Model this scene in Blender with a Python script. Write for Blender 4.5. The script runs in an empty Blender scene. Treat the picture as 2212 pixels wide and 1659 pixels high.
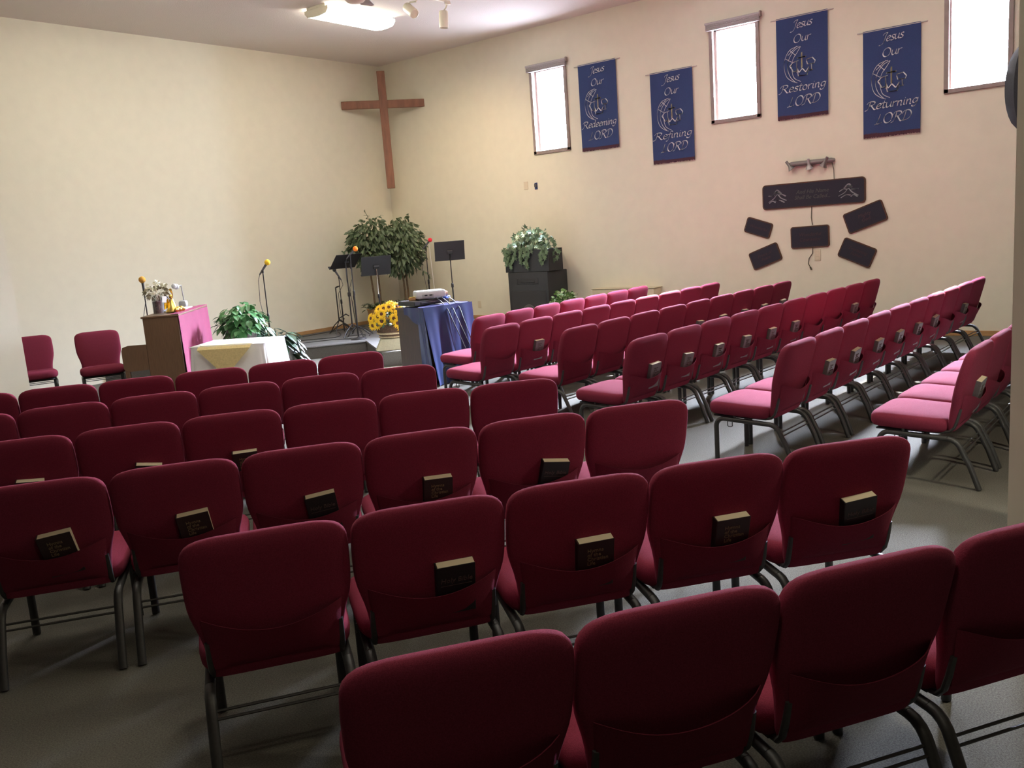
import bpy, bmesh, math, random
from mathutils import Vector, Matrix
random.seed(7)
D = bpy.data
SC = bpy.context.scene
COL = SC.collection
PI = math.pi

# ------------------------------------------------------------------ camera
XB, YA, ZC = 12.31, 12.64, 5.0          # window wall, stage wall, ceiling
cam_d = D.cameras.new('camera')
cam_d.sensor_width = 36.0
cam_d.lens = 30.90
cam_d.clip_start = 0.05
cam_d.clip_end = 200
cam = D.objects.new('camera', cam_d)
COL.objects.link(cam)
_r, _d, _f = (0.61720392, -0.78335579, -0.07357324), (-0.17932848, -0.04900908, -0.98256776), (0.76609439, 0.61963846, -0.1707266)
cam.matrix_world = Matrix(((_r[0], -_d[0], -_f[0], 0), (_r[1], -_d[1], -_f[1], 0), (_r[2], -_d[2], -_f[2], 1.74), (0, 0, 0, 1)))
SC.camera = cam

# ------------------------------------------------------------------ world, sun, exposure
SC.view_settings.view_transform = 'Standard'
SC.view_settings.look = 'None'
SC.view_settings.exposure = 0.0
SC.view_settings.gamma = 1.0
SC.view_settings.use_curve_mapping = False
try:
    SC.cycles.use_denoising = True
    SC.cycles.max_bounces = 8
    SC.cycles.diffuse_bounces = 5
    SC.cycles.transparent_max_bounces = 12
    SC.cycles.sample_clamp_indirect = 12
except Exception:
    pass
SKY, SKY_LOW = 3300.0, 55.0
world = D.worlds.new('overcast_sky')
SC.world = world
world.use_nodes = True
_bg = world.node_tree.nodes['Background']
_bg.inputs['Strength'].default_value = 1.0
_nt = world.node_tree           # hazy sky: broad bright aureole around the sun, dimmer toward the horizon
_tc = _nt.nodes.new('ShaderNodeTexCoord')
_dot = _nt.nodes.new('ShaderNodeVectorMath'); _dot.operation = 'DOT_PRODUCT'
_dot.inputs[1].default_value = (0.707, 0.0, 0.707)
_mx = _nt.nodes.new('ShaderNodeMath'); _mx.operation = 'MAXIMUM'; _mx.inputs[1].default_value = 0.0
_pw = _nt.nodes.new('ShaderNodeMath'); _pw.operation = 'POWER'; _pw.inputs[1].default_value = 12.0
_ma = _nt.nodes.new('ShaderNodeMath'); _ma.operation = 'MULTIPLY_ADD'
_ma.inputs[1].default_value, _ma.inputs[2].default_value = SKY, SKY_LOW
_sc = _nt.nodes.new('ShaderNodeVectorMath'); _sc.operation = 'SCALE'
_sc.inputs[0].default_value = (0.80, 0.87, 1.10)
_nt.links.new(_tc.outputs['Generated'], _dot.inputs[0])
_nt.links.new(_dot.outputs['Value'], _mx.inputs[0])
_nt.links.new(_mx.outputs[0], _pw.inputs[0])
_nt.links.new(_pw.outputs[0], _ma.inputs[0])
_nt.links.new(_ma.outputs[0], _sc.inputs['Scale'])
_nt.links.new(_sc.outputs[0], _bg.inputs['Color'])
sun_d = D.lights.new('sun', 'SUN')
sun_d.energy = 90.0
sun_d.angle = math.radians(1.2)
sun_d.color = (1.0, 0.95, 0.9)
sun = D.objects.new('sun', sun_d)
COL.objects.link(sun)
sun.rotation_euler = Vector((-0.707, 0.0, -0.707)).to_track_quat('-Z', 'Y').to_euler()
sun.location = (20, 4, 12)
WIN = [(8.715, 0.73, 2.98, 4.36), (5.47, 0.74, 3.06, 4.40), (2.36, 0.74, 3.02, 4.36)]   # centre y, width, sill, head
for (wy, ww, z0, z1) in WIN:
    pd = D.lights.new('window_daylight', 'AREA')
    pd.shape = 'RECTANGLE'
    pd.size, pd.size_y = ww, z1 - z0
    pd.cycles.is_portal = True
    po = D.objects.new('window_daylight', pd)
    COL.objects.link(po)
    po.location = (XB + 0.2, wy, (z0 + z1) / 2)
    po.rotation_euler = Vector((-1, 0, 0)).to_track_quat('-Z', 'Y').to_euler()


def spot(name, loc, target, energy, deg, color, blend=1.0, r=0.06):
    l = D.lights.new(name, 'SPOT')
    l.energy, l.spot_size, l.spot_blend, l.color, l.shadow_soft_size = energy, math.radians(deg), blend, color, r
    o = D.objects.new(name, l)
    COL.objects.link(o)
    o.location = loc
    o.rotation_euler = (Vector(target) - Vector(loc)).to_track_quat('-Z', 'Y').to_euler()
    return o


# ------------------------------------------------------------------ materials
MATS = {}


def mat(name, col, rough=0.6, metal=0.0, noise=0.0, nscale=40.0, bump=0.0, bscale=200.0, sheen=0.0, spec=0.5, emit=0.0, ecol=None, stretch=None):
    if name in MATS:
        return MATS[name]
    m = D.materials.new(name)
    m.use_nodes = True
    nt = m.node_tree
    b = nt.nodes['Principled BSDF']
    b.inputs['Base Color'].default_value = (*col, 1)
    b.inputs['Roughness'].default_value = rough
    b.inputs['Metallic'].default_value = metal
    b.inputs['Specular IOR Level'].default_value = spec
    if sheen:
        b.inputs['Sheen Weight'].default_value = sheen
        b.inputs['Sheen Roughness'].default_value = 0.45
        b.inputs['Sheen Tint'].default_value = (min(1, col[0] * 3 + .25), min(1, col[1] * 3 + .12), min(1, col[2] * 3 + .15), 1)
    if emit:
        b.inputs['Emission Color'].default_value = (*(ecol or col), 1)
        b.inputs['Emission Strength'].default_value = emit
    if noise or bump:
        tc = nt.nodes.new('ShaderNodeTexCoord')
        mp = nt.nodes.new('ShaderNodeMapping')
        nt.links.new(tc.outputs['Object'], mp.inputs['Vector'])
        if stretch:
            mp.inputs['Scale'].default_value = stretch
    if noise:
        n = nt.nodes.new('ShaderNodeTexNoise')
        n.inputs['Scale'].default_value = nscale
        n.inputs['Detail'].default_value = 4
        nt.links.new(mp.outputs['Vector'], n.inputs['Vector'])
        r = nt.nodes.new('ShaderNodeValToRGB')
        r.color_ramp.elements[0].position, r.color_ramp.elements[1].position = 0.3, 0.7
        r.color_ramp.elements[0].color = (*[c * (1 - noise) for c in col], 1)
        r.color_ramp.elements[1].color = (*[min(1, c * (1 + noise)) for c in col], 1)
        nt.links.new(n.outputs['Fac'], r.inputs['Fac'])
        nt.links.new(r.outputs['Color'], b.inputs['Base Color'])
    if bump:
        n2 = nt.nodes.new('ShaderNodeTexNoise')
        n2.inputs['Scale'].default_value = bscale
        n2.inputs['Detail'].default_value = 3
        nt.links.new(mp.outputs['Vector'], n2.inputs['Vector'])
        bp = nt.nodes.new('ShaderNodeBump')
        bp.inputs['Strength'].default_value = bump
        bp.inputs['Distance'].default_value = 0.01
        nt.links.new(n2.outputs['Fac'], bp.inputs['Height'])
        nt.links.new(bp.outputs['Normal'], b.inputs['Normal'])
    MATS[name] = m
    return m


WALL = mat('wall_paint', (0.76, 0.725, 0.575), 0.85, noise=0.02, nscale=6, bump=0.06, bscale=60, spec=0.2)
PANEL = mat('dark_unseen_wall', (0.07, 0.05, 0.035), 0.8, noise=0.2, nscale=8, stretch=(1, 8, .4))  # dark tone given to unseen walls to cut bounced light
CEIL = mat('ceiling_texture', (0.68, 0.62, 0.55), 0.95, bump=0.5, bscale=70, spec=0.1)
CARPET = mat('grey_carpet', (0.142, 0.135, 0.112), 1.0, noise=0.30, nscale=160, bump=0.5, bscale=300, spec=0.05)
STAGEC = mat('stage_carpet', (0.135, 0.13, 0.12), 1.0, noise=0.25, nscale=150, bump=0.5, bscale=300, spec=0.05)
OAKTRIM = mat('oak_trim', (0.42, 0.24, 0.10), 0.5, noise=0.2, nscale=8, stretch=(1, 1, 12))
WINTRIM = mat('window_trim', (0.30, 0.24, 0.21), 0.6, noise=0.1, nscale=10)
BURG = mat('burgundy_fabric', (0.19, 0.027, 0.050), 0.95, noise=0.18, nscale=260, bump=0.25, bscale=500, sheen=0.05, spec=0.1)
BURGP = mat('burgundy_pocket_fabric', (0.165, 0.023, 0.042), 0.95, noise=0.18, nscale=260, bump=0.25, bscale=500, sheen=0.04, spec=0.1)
GUN = mat('gunmetal_steel', (0.060, 0.060, 0.056), 0.5, metal=0.5, noise=0.1, nscale=90)
BLACK = mat('black_metal', (0.015, 0.014, 0.014), 0.45, noise=0.1, nscale=50)
BLACKP = mat('black_vinyl', (0.022, 0.023, 0.024), 0.7, noise=0.15, nscale=200, bump=0.1, bscale=300)
CHROME = mat('chrome', (0.7, 0.7, 0.7), 0.15, metal=1.0)
PAGES = mat('book_pages', (0.78, 0.70, 0.48), 0.9, noise=0.06, nscale=300, stretch=(1, 30, 1))
COVER = mat('maroon_book_cover', (0.028, 0.012, 0.012), 0.55, noise=0.1, nscale=120)
COVERB = mat('black_book_cover', (0.012, 0.011, 0.011), 0.55, noise=0.1, nscale=120)
COVERG = mat('sheen_grey_cover', (0.13, 0.115, 0.112), 0.4, noise=0.1, nscale=120)  # grey tone stands for light reflected off the covers
GILT = mat('dull_gilt_ink', (0.20, 0.145, 0.07), 0.5)
DIMINK = mat('dim_brown_ink', (0.085, 0.06, 0.05), 0.5)
NAVY = mat('navy_felt', (0.028, 0.050, 0.145), 0.9, noise=0.12, nscale=120, bump=0.15, bscale=400, sheen=0.2)
NAVYD = mat('dark_navy_cloth', (0.024, 0.024, 0.036), 0.9, noise=0.15, nscale=120, bump=0.15, bscale=400)
FRINGE = mat('maroon_fringe', (0.075, 0.028, 0.04), 0.9, noise=0.4, nscale=200, stretch=(6, 1, .3))
EDGE = mat('brown_binding', (0.10, 0.045, 0.025), 0.9, noise=0.3, nscale=150)
SILVER = mat('silver_lettering', (0.74, 0.74, 0.72), 0.5, noise=0.12, nscale=90)
GOLDL = mat('pale_gold_lettering', (0.72, 0.66, 0.42), 0.45, noise=0.12, nscale=90)
FAINT = mat('faint_maroon_lettering', (0.062, 0.026, 0.03), 0.7)
FAINTG = mat('faint_grey_lettering', (0.075, 0.078, 0.066), 0.7)
ROD = mat('pale_dowel', (0.55, 0.50, 0.44), 0.6, noise=0.1, nscale=30)
CROSSW = mat('stained_cross_wood', (0.23, 0.095, 0.05), 0.6, noise=0.22, nscale=14, stretch=(1, 1, .2))
WALNUT = mat('walnut_veneer', (0.055, 0.034, 0.020), 0.5, noise=0.25, nscale=18, stretch=(6, 6, .4))
PIANOW = mat('brown_piano_wood', (0.155, 0.088, 0.046), 0.5, noise=0.15, nscale=18, stretch=(6, 6, .4))
MAGENTA = mat('magenta_cloth', (0.20, 0.020, 0.066), 0.75, noise=0.1, nscale=30, sheen=0.2)
WHITEC = mat('white_linen', (0.82, 0.82, 0.79), 0.9, noise=0.04, nscale=200, bump=0.1, bscale=300)
CREAMC = mat('cream_cloth', (0.56, 0.55, 0.40), 0.85, noise=0.08, nscale=40)
YELLOWC = mat('pale_yellow_cloth', (0.66, 0.54, 0.25), 0.85, noise=0.1, nscale=60)
SATIN = mat('blue_satin', (0.014, 0.028, 0.085), 0.36, noise=0.12, nscale=5, sheen=0.3)
FOAMY = mat('yellow_foam', (0.85, 0.55, 0.03), 0.95, bump=0.3, bscale=400)
FOAMA = mat('amber_foam', (0.72, 0.38, 0.07), 0.95, bump=0.3, bscale=400)
FOAMO = mat('orange_foam', (0.90, 0.22, 0.02), 0.95, bump=0.3, bscale=400)
FOAMR = mat('red_foam', (0.75, 0.03, 0.05), 0.95, bump=0.3, bscale=400)
GREY = mat('grey_plastic', (0.32, 0.32, 0.31), 0.5, noise=0.05, nscale=20)
LGREY = mat('light_grey_plastic', (0.50, 0.51, 0.51), 0.4, noise=0.03, nscale=20)
DGREY = mat('dark_grey_plastic', (0.07, 0.07, 0.08), 0.5, noise=0.05, nscale=20)
IVORY = mat('ivory_plastic', (0.66, 0.58, 0.42), 0.5)
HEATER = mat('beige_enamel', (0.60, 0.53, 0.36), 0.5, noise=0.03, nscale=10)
CANW = mat('cream_lamp_enamel', (0.78, 0.74, 0.58), 0.35)
FANB = mat('grey_fan_blade', (0.36, 0.34, 0.31), 0.6, noise=0.15, nscale=10)
LENS = mat('fluorescent_diffuser', (0.9, 0.9, 0.86), 0.4, emit=19.0, ecol=(1.0, 0.97, 0.86))
SPEAKC = mat('speaker_grille_cloth', (0.026, 0.025, 0.024), 0.85, noise=0.25, nscale=300)
PLANT = mat('planter_plastic', (0.024, 0.026, 0.027), 0.7, noise=0.1, nscale=60)
LEAFF = mat('ficus_leaf', (0.095, 0.135, 0.068), 0.5, noise=0.35, nscale=9)
LEAFI = mat('ivy_leaf', (0.085, 0.135, 0.07), 0.5, noise=0.45, nscale=12)
LEAFP = mat('pothos_leaf', (0.06, 0.19, 0.06), 0.4, noise=0.4, nscale=10)
LEAFD = mat('dark_broad_leaf', (0.035, 0.075, 0.04), 0.4, noise=0.35, nscale=8)
LEAFB = mat('bush_leaf', (0.11, 0.21, 0.05), 0.5, noise=0.45, nscale=12)
LEAFV = mat('variegated_leaf', (0.38, 0.46, 0.26), 0.5, noise=0.3, nscale=12)
BARK = mat('brown_bark', (0.13, 0.085, 0.045), 0.85, noise=0.35, nscale=30, bump=0.3, bscale=60)
PETAL = mat('sunflower_petal', (0.92, 0.56, 0.015), 0.6, noise=0.15, nscale=30)
SEED = mat('sunflower_seed_head', (0.10, 0.03, 0.012), 0.9, noise=0.3, nscale=200)
SEEDC = mat('sunflower_seed_core', (0.28, 0.20, 0.15), 0.9, noise=0.3, nscale=200)
BASK = mat('woven_basket', (0.085, 0.045, 0.025), 0.85, noise=0.5, nscale=60, bump=0.5, bscale=80)
BASKL = mat('pale_rope', (0.50, 0.41, 0.26), 0.9, noise=0.4, nscale=120, bump=0.6, bscale=90)
TERRA = mat('tan_pot', (0.45, 0.25, 0.10), 0.7, noise=0.15, nscale=20)
STONEP = mat('grey_pot', (0.28, 0.26, 0.24), 0.6, noise=0.2, nscale=20)
GOLD = mat('polished_gold', (0.83, 0.60, 0.16), 0.22, metal=1.0)
CREAMF = mat('cream_silk_petal', (0.88, 0.86, 0.68), 0.7)
DRYL = mat('dried_olive_leaf', (0.22, 0.19, 0.12), 0.8, noise=0.3, nscale=30)
PEBB = mat('dark_potpourri', (0.10, 0.065, 0.06), 0.8, noise=0.6, nscale=60)
PAPER = mat('white_paper', (0.85, 0.84, 0.80), 0.8)
STICKY = mat('yellow_paper', (0.85, 0.72, 0.22), 0.8)
BLUEP = mat('blue_plastic', (0.05, 0.10, 0.42), 0.4)
FLESH = mat('pale_brown_plastic', (0.42, 0.26, 0.18), 0.6)
CABLE = mat('black_cable', (0.02, 0.018, 0.017), 0.55)
CABLEB = mat('brown_cable', (0.09, 0.07, 0.045), 0.6)
BLIND = mat('folded_blind', (0.46, 0.42, 0.41), 0.8, noise=0.15, nscale=30, stretch=(1, 1, 14))
TRACKG = mat('pewter_metal', (0.21, 0.19, 0.175), 0.42, metal=0.5)
LTRACK = mat('bright_pewter', (0.42, 0.39, 0.37), 0.4, metal=0.4)


def glass_mat(name, tint, refl):
    m = D.materials.new(name)
    m.use_nodes = True
    nt = m.node_tree
    nt.nodes.remove(nt.nodes['Principled BSDF'])
    out = nt.nodes['Material Output']
    t = nt.nodes.new('ShaderNodeBsdfTransparent')
    t.inputs['Color'].default_value = (*tint, 1)
    g = nt.nodes.new('ShaderNodeBsdfGlossy')
    g.inputs['Roughness'].default_value = 0.05
    mx = nt.nodes.new('ShaderNodeMixShader')
    mx.inputs['Fac'].default_value = refl
    nt.links.new(t.outputs[0], mx.inputs[1])
    nt.links.new(g.outputs[0], mx.inputs[2])
    nt.links.new(mx.outputs[0], out.inputs['Surface'])
    return m


GLASS = glass_mat('window_glass', (0.97, 0.98, 1.0), 0.04)
JARG = glass_mat('jar_glass', (0.93, 0.94, 0.94), 0.10)


# ------------------------------------------------------------------ mesh helpers
class M:
    def __init__(s):
        s.v, s.f = [], []

    def add(s, verts, faces, mtx=None):
        o = len(s.v)
        s.v += [tuple(mtx @ Vector(p)) if mtx else tuple(p) for p in verts]
        s.f += [tuple(i + o for i in f) for f in faces]
        return s

    def box(s, c, d, mtx=None):
        x, y, z = d[0] / 2, d[1] / 2, d[2] / 2
        vs = [(c[0] + a * x, c[1] + b * y, c[2] + e * z) for a in (-1, 1) for b in (-1, 1) for e in (-1, 1)]
        return s.add(vs, [(0, 1, 3, 2), (4, 6, 7, 5), (0, 4, 5, 1), (2, 3, 7, 6), (0, 2, 6, 4), (1, 5, 7, 3)], mtx)

    def rbox(s, c, d, r=0.01, seg=2, mtx=None):
        bm = bmesh.new()
        bmesh.ops.create_cube(bm, size=1.0)
        bmesh.ops.scale(bm, vec=d, verts=bm.verts)
        bmesh.ops.bevel(bm, geom=list(bm.edges), offset=min(r, min(d) * .49), segments=seg, profile=0.5, affect='EDGES')
        bmesh.ops.translate(bm, vec=c, verts=bm.verts)
        bm.verts.index_update()
        s.add([v.co[:] for v in bm.verts], [[v.index for v in f.verts] for f in bm.faces], mtx)
        bm.free()
        return s

    def loops(s, rings, closed=True, cap=True, mtx=None):
        n = len(rings[0])
        vs = [p for r in rings for p in r]
        fs = []
        for i in range(len(rings) - 1):
            for j in range(n if closed else n - 1):
                k = (j + 1) % n
                fs.append((i * n + j, i * n + k, (i + 1) * n + k, (i + 1) * n + j))
        if cap and closed:
            fs.append(tuple(reversed(range(n))))
            fs.append(tuple(range((len(rings) - 1) * n, len(rings) * n)))
        return s.add(vs, fs, mtx)

    def lathe(s, prof, seg=20, mtx=None, cap=True):
        return s.loops([[(r * math.cos(2 * PI * j / seg), r * math.sin(2 * PI * j / seg), z) for j in range(seg)] for r, z in prof], cap=cap, mtx=mtx)

    def tube(s, pts, r, seg=8, cap=True, flat=1.0, mtx=None):
        P = [Vector(p) for p in pts]
        rr = r if isinstance(r, (list, tuple)) else [r] * len(P)
        rings = []
        up = None
        for i, p in enumerate(P):
            t = (P[min(i + 1, len(P) - 1)] - P[max(i - 1, 0)]).normalized()
            if up is None:
                up = Vector((1, 0, 0)) if abs(t.x) < 0.9 else Vector((0, 1, 0))
            up = (up - t * up.dot(t)).normalized()
            w = t.cross(up)
            rings.append([tuple(p + up * (rr[i] * math.cos(2 * PI * j / seg)) + w * (rr[i] * flat * math.sin(2 * PI * j / seg))) for j in range(seg)])
        return s.loops(rings, cap=cap, mtx=mtx)

    def sphere(s, c, r, seg=14, ring=8, sc=(1, 1, 1), mtx=None):
        prof = []
        rings = []
        for i in range(ring + 1):
            a = -PI / 2 + PI * i / ring
            q = max(1e-4, math.cos(a))
            rings.append([(c[0] + sc[0] * r * q * math.cos(2 * PI * j / seg), c[1] + sc[1] * r * q * math.sin(2 * PI * j / seg), c[2] + sc[2] * r * math.sin(a)) for j in range(seg)])
        return s.loops(rings, cap=True, mtx=mtx)

    def grid(s, fn, nu, nv, mtx=None):
        vs = [fn(i / nu, j / nv) for i in range(nu + 1) for j in range(nv + 1)]
        fs = [(i * (nv + 1) + j, (i + 1) * (nv + 1) + j, (i + 1) * (nv + 1) + j + 1, i * (nv + 1) + j + 1) for i in range(nu) for j in range(nv)]
        return s.add(vs, fs, mtx)

    def slab(s, fn, nu, nv, th, mtx=None):
        """grid with a thickness along -y of its local frame"""
        a = [fn(i / nu, j / nv) for i in range(nu + 1) for j in range(nv + 1)]
        b = [(p[0], p[1] + th, p[2]) for p in a]
        n = len(a)
        w = nv + 1
        fs = []
        for i in range(nu):
            for j in range(nv):
                q = (i * w + j, (i + 1) * w + j, (i + 1) * w + j + 1, i * w + j + 1)
                fs.append(q)
                fs.append(tuple(n + k for k in reversed(q)))
        rim = [i * w for i in range(nu + 1)] + [nu * w + j for j in range(1, nv + 1)] + [i * w + nv for i in range(nu - 1, -1, -1)] + [j for j in range(nv - 1, 0, -1)]
        for k in range(len(rim)):
            p, q = rim[k], rim[(k + 1) % len(rim)]
            fs.append((q, p, n + p, n + q))
        return s.add(a + b, fs, mtx)

    def mesh(s, name, smooth=True, ang=40):
        me = D.meshes.new(name)
        me.from_pydata(s.v, [], s.f)
        bm = bmesh.new()
        bm.from_mesh(me)
        bmesh.ops.recalc_face_normals(bm, faces=bm.faces)
        bm.to_mesh(me)
        bm.free()
        if smooth:
            me.polygons.foreach_set('use_smooth', [True] * len(me.polygons))
            try:
                me.set_sharp_from_angle(angle=math.radians(ang))
            except Exception:
                pass
        return me


def put(name, m, material, parent=None, loc=(0, 0, 0), rz=0.0, rot=None, smooth=True, ang=40):
    me = m.mesh(name, smooth, ang) if isinstance(m, M) else m
    if not me.materials:
        me.materials.append(material)
    o = D.objects.new(name, me)
    COL.objects.link(o)
    o.location = loc
    o.rotation_euler = rot if rot else (0, 0, rz)
    if parent:
        o.parent = parent
    return o


def tag(o, label, cat, group=None, kind=None):
    o['label'], o['category'] = label, cat
    if group:
        o['group'] = group
    if kind:
        o['kind'] = kind
    return o


def thing(name, label, cat, loc=(0, 0, 0), rz=0.0, group=None, rot=None):
    o = D.objects.new(name, None)
    COL.objects.link(o)
    o.empty_display_size = 0.1
    o.location = loc
    o.rotation_euler = rot if rot else (0, 0, rz)
    return tag(o, label, cat, group)


def dup(root, loc, rz, label=None, group=None, skip=(), swap=None):
    r = root.copy()
    COL.objects.link(r)
    r.location, r.rotation_euler = loc, (0, 0, rz)
    if label:
        r['label'] = label
    if group:
        r['group'] = group
    for ch in list(root.children):
        c = ch.copy()
        COL.objects.link(c)
        c.parent = r
        for g in list(ch.children):
            d = g.copy()
            COL.objects.link(d)
            d.parent = c
    return r


def struct(name, m, material, label, loc=(0, 0, 0), rz=0.0, parent=None, smooth=False):
    o = put(name, m, material, parent, loc, rz, smooth=smooth)
    if not parent:
        tag(o, label, 'room', kind='structure')
    return o


def text_mesh(txt, size, shear=0.0, align='LEFT', depth=0.0008, res=2, space=1.0):
    cu = D.curves.new('lettering', 'FONT')
    cu.body, cu.size, cu.shear, cu.align_x, cu.extrude, cu.resolution_u, cu.space_line = txt, size, shear, align, depth, res, space
    o = D.objects.new('lettering', cu)
    COL.objects.link(o)
    bpy.context.view_layer.update()
    me = D.meshes.new_from_object(o.evaluated_get(bpy.context.evaluated_depsgraph_get()))
    D.objects.remove(o)
    D.curves.remove(cu)
    me.transform(Matrix.Rotation(PI / 2, 4, 'X'))      # stands up, reads from -y
    me.materials.clear()
    return me


ORD = ['first', 'second', 'third', 'fourth', 'fifth', 'sixth', 'seventh', 'eighth', 'ninth', 'tenth', 'eleventh']

# ------------------------------------------------------------------ room shell
XW, YS, YN = -4.0, 0.7, -3.2
m = M()
m.box(((XW + XB) / 2, (YN + YA) / 2, -0.05), (XB - XW + 0.4, YA - YN + 0.4, 0.1))
struct('floor', m, CARPET, 'grey green flecked carpet over the whole hall floor')
m = M()
m.box(((XW + XB) / 2, (YN + YA) / 2, ZC + 0.05), (XB - XW + 0.4, YA - YN + 0.4, 0.1))
struct('ceiling', m, CEIL, 'flat pale textured ceiling above the hall')
m = M()
m.box(((XW + XB) / 2, YA + 0.1, ZC / 2), (XB - XW + 0.4, 0.2, ZC))
struct('wall_back', m, WALL, 'plain cream wall behind the piano and microphones')
# window wall with three openings
m = M()
T = 0.22
edges = [YN] + [e for (wy, ww, a, b) in sorted(WIN) for e in (wy - ww / 2, wy + ww / 2)] + [YA + 0.2]
for i in range(0, len(edges), 2):
    m.box((XB + T / 2, (edges[i] + edges[i + 1]) / 2, ZC / 2), (T, edges[i + 1] - edges[i], ZC))
for (wy, ww, z0, z1) in WIN:
    m.box((XB + T / 2, wy, z0 / 2), (T, ww, z0))
    m.box((XB + T / 2, wy, (z1 + ZC) / 2), (T, ww, ZC - z1))
struct('wall_right', m, WALL, 'cream wall with three narrow windows and blue banners')
m = M()
m.box(((XW + 4.07) / 2, 10.1, ZC / 2), (4.07 - XW, 0.2, ZC))
struct('wall_left', m, WALL, 'pale return wall ending beside the two empty chairs')
m = M()
m.box((XW - 0.1, (YN + YA) / 2, ZC / 2), (0.2, YA - YN, ZC))
struct('wall_west', m, PANEL, 'side wall out of view')
m = M()
m.box((4.82, YS - 0.1, ZC / 2), (0.72, 0.2, ZC))
m.box(((XW + 4.46) / 2, YS - 0.1, (2.85 + ZC) / 2), (4.46 - XW, 0.2, ZC - 2.85))
struct('wall_front', m, WALL, 'cream wall end at the edge of the opening')
m = M()
m.box(((XW + 5.2) / 2, (YN + YS) / 2 - 0.1, 2.9), (5.2 - XW, YS - YN - 0.2, 0.1))
struct('ceiling_foyer', m, CEIL, 'low ceiling over the entrance')
m = M()
m.box(((XW + XB) / 2, YN - 0.1, ZC / 2), (XB - XW, 0.2, ZC))
struct('wall_foyer', m, PANEL, 'rear wall out of view')

# unseen block added outside to keep window light off the chair backs
m = M()
m.box((17.0, -6.4, 4.5), (4.0, 16.0, 9.0))
m.box((17.0, -6.4, 9.1), (4.4, 16.4, .25))
tag(put('added_light_blocker', m, mat('blocker_brown', (.20, .11, .08), .9, noise=.3, nscale=12), smooth=False), 'unseen brown block added outside the last window to stop daylight', 'light blocker')

# stage
SZ = 0.20
poly = [(6.2, YA), (8.3, 11.28), (9.4, 10.5), (8.42, 9.10), (9.12, 8.50), (10.1, 9.72), (10.7, 9.33), (11.25, 8.3), (XB, 8.3), (XB, YA)]
m = M()
n = len(poly)
m.add([(x, y, 0.0) for x, y in poly] + [(x, y, SZ) for x, y in poly], [tuple(range(n)), tuple(range(n, 2 * n))] + [(i, (i + 1) % n, n + (i + 1) % n, n + i) for i in range(n)])
st = put('stage', m, STAGEC, smooth=False)
tag(st, 'low grey carpeted stage platform across the corner', 'stage', kind='structure')
m = M()
for i in range(0, 6):
    a, b = Vector((*poly[i], SZ)), Vector((*poly[i + 1], SZ))
    m.tube([a + Vector((0, 0, -.012)), b + Vector((0, 0, -.012))], 0.018, 6)
put('nosing', m, STAGEC, st)
# baseboards
m = M(); m.rbox(((7.0 + XB) / 2, YA - 0.008, SZ + 0.032), (XB - 7.0, 0.016, 0.064), 0.004, 1)
struct('baseboard_back', m, OAKTRIM, 'narrow oak baseboard along the stage wall')
m = M(); m.rbox((XB - 0.008, (8.3 + YA) / 2, SZ + 0.032), (0.016, YA - 8.3, 0.064), 0.004, 1)
struct('baseboard_stage', m, OAKTRIM, 'narrow oak baseboard on the window wall above the stage')
m = M(); m.rbox((XB - 0.008, (YS + 8.3) / 2, 0.034), (0.016, 8.3 - YS, 0.068), 0.004, 1)
struct('baseboard_right', m, OAKTRIM, 'narrow oak baseboard below the window wall')

# windows
for i, (wy, ww, z0, z1) in enumerate(WIN):
    f = M()
    tw = 0.055
    for sy in (-1, 1):
        f.rbox((XB - 0.012, wy + sy * (ww / 2 - tw / 2 + 0.005), (z0 + z1) / 2), (0.035, tw, z1 - z0), 0.004, 1)
        f.box((XB + T / 2, wy + sy * (ww / 2 - 0.006), (z0 + z1) / 2), (T, 0.012, z1 - z0))
    for zz in (z0 + tw / 2 - 0.005, z1 - tw / 2 + 0.005):
        f.rbox((XB - 0.012, wy, zz), (0.035, ww + 0.01, tw), 0.004, 1)
    f.box((XB + T / 2, wy, z0 + 0.006), (T, ww, 0.012))
    f.box((XB + T / 2, wy, z1 - 0.006), (T, ww, 0.012))
    for sy in (-1, 1):
        f.box((XB + 0.14, wy + sy * (ww / 2 - 0.03), (z0 + z1) / 2), (0.04, 0.035, z1 - z0 - .03))
    f.box((XB + 0.14, wy, z0 + 0.03), (0.04, ww - 0.03, 0.035))
    f.box((XB + 0.14, wy, z1 - 0.03), (0.04, ww - 0.03, 0.035))
    w = put('window_%d' % (i + 1), f, WINTRIM)
    tag(w, ['narrow bright window nearest the stage corner, blind raised', 'narrow bright window between the two pairs of banners', 'bright window next to the near wall edge, farthest from the stage'][i], 'window', kind='structure')
    g = M(); g.box((XB + 0.14, wy, (z0 + z1) / 2), (0.005, ww - 0.06, z1 - z0 - 0.06))
    put('pane', g, GLASS, w, smooth=False)
    b = M()
    for k in range(6):
        b.rbox((XB - 0.055 + 0.004 * (k % 2), wy, z1 - 0.055 + 0.014 * k), (0.05, ww + 0.06, 0.012), 0.004, 1)
    b.rbox((XB - 0.05, wy, z1 + 0.035), (0.06, ww + 0.08, 0.03), 0.005, 1)
    put('raised_blind', b, BLIND, w)
    b = M(); b.rbox((XB - 0.05, wy - ww / 2 - 0.045, z1 + 0.03), (0.06, 0.02, 0.07), 0.004, 1)
    put('blind_bracket', b, WINTRIM, w)


# ------------------------------------------------------------------ chairs
def sq_ring(hx, hy, cx, cy, z, n=28, e=5.0):
    out = []
    for j in range(n):
        a = 2 * PI * j / n
        c, s_ = math.cos(a), math.sin(a)
        out.append((cx + hx * math.copysign(abs(c) ** (2 / e), c), cy + hy * math.copysign(abs(s_) ** (2 / e), s_), z))
    return out


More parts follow.
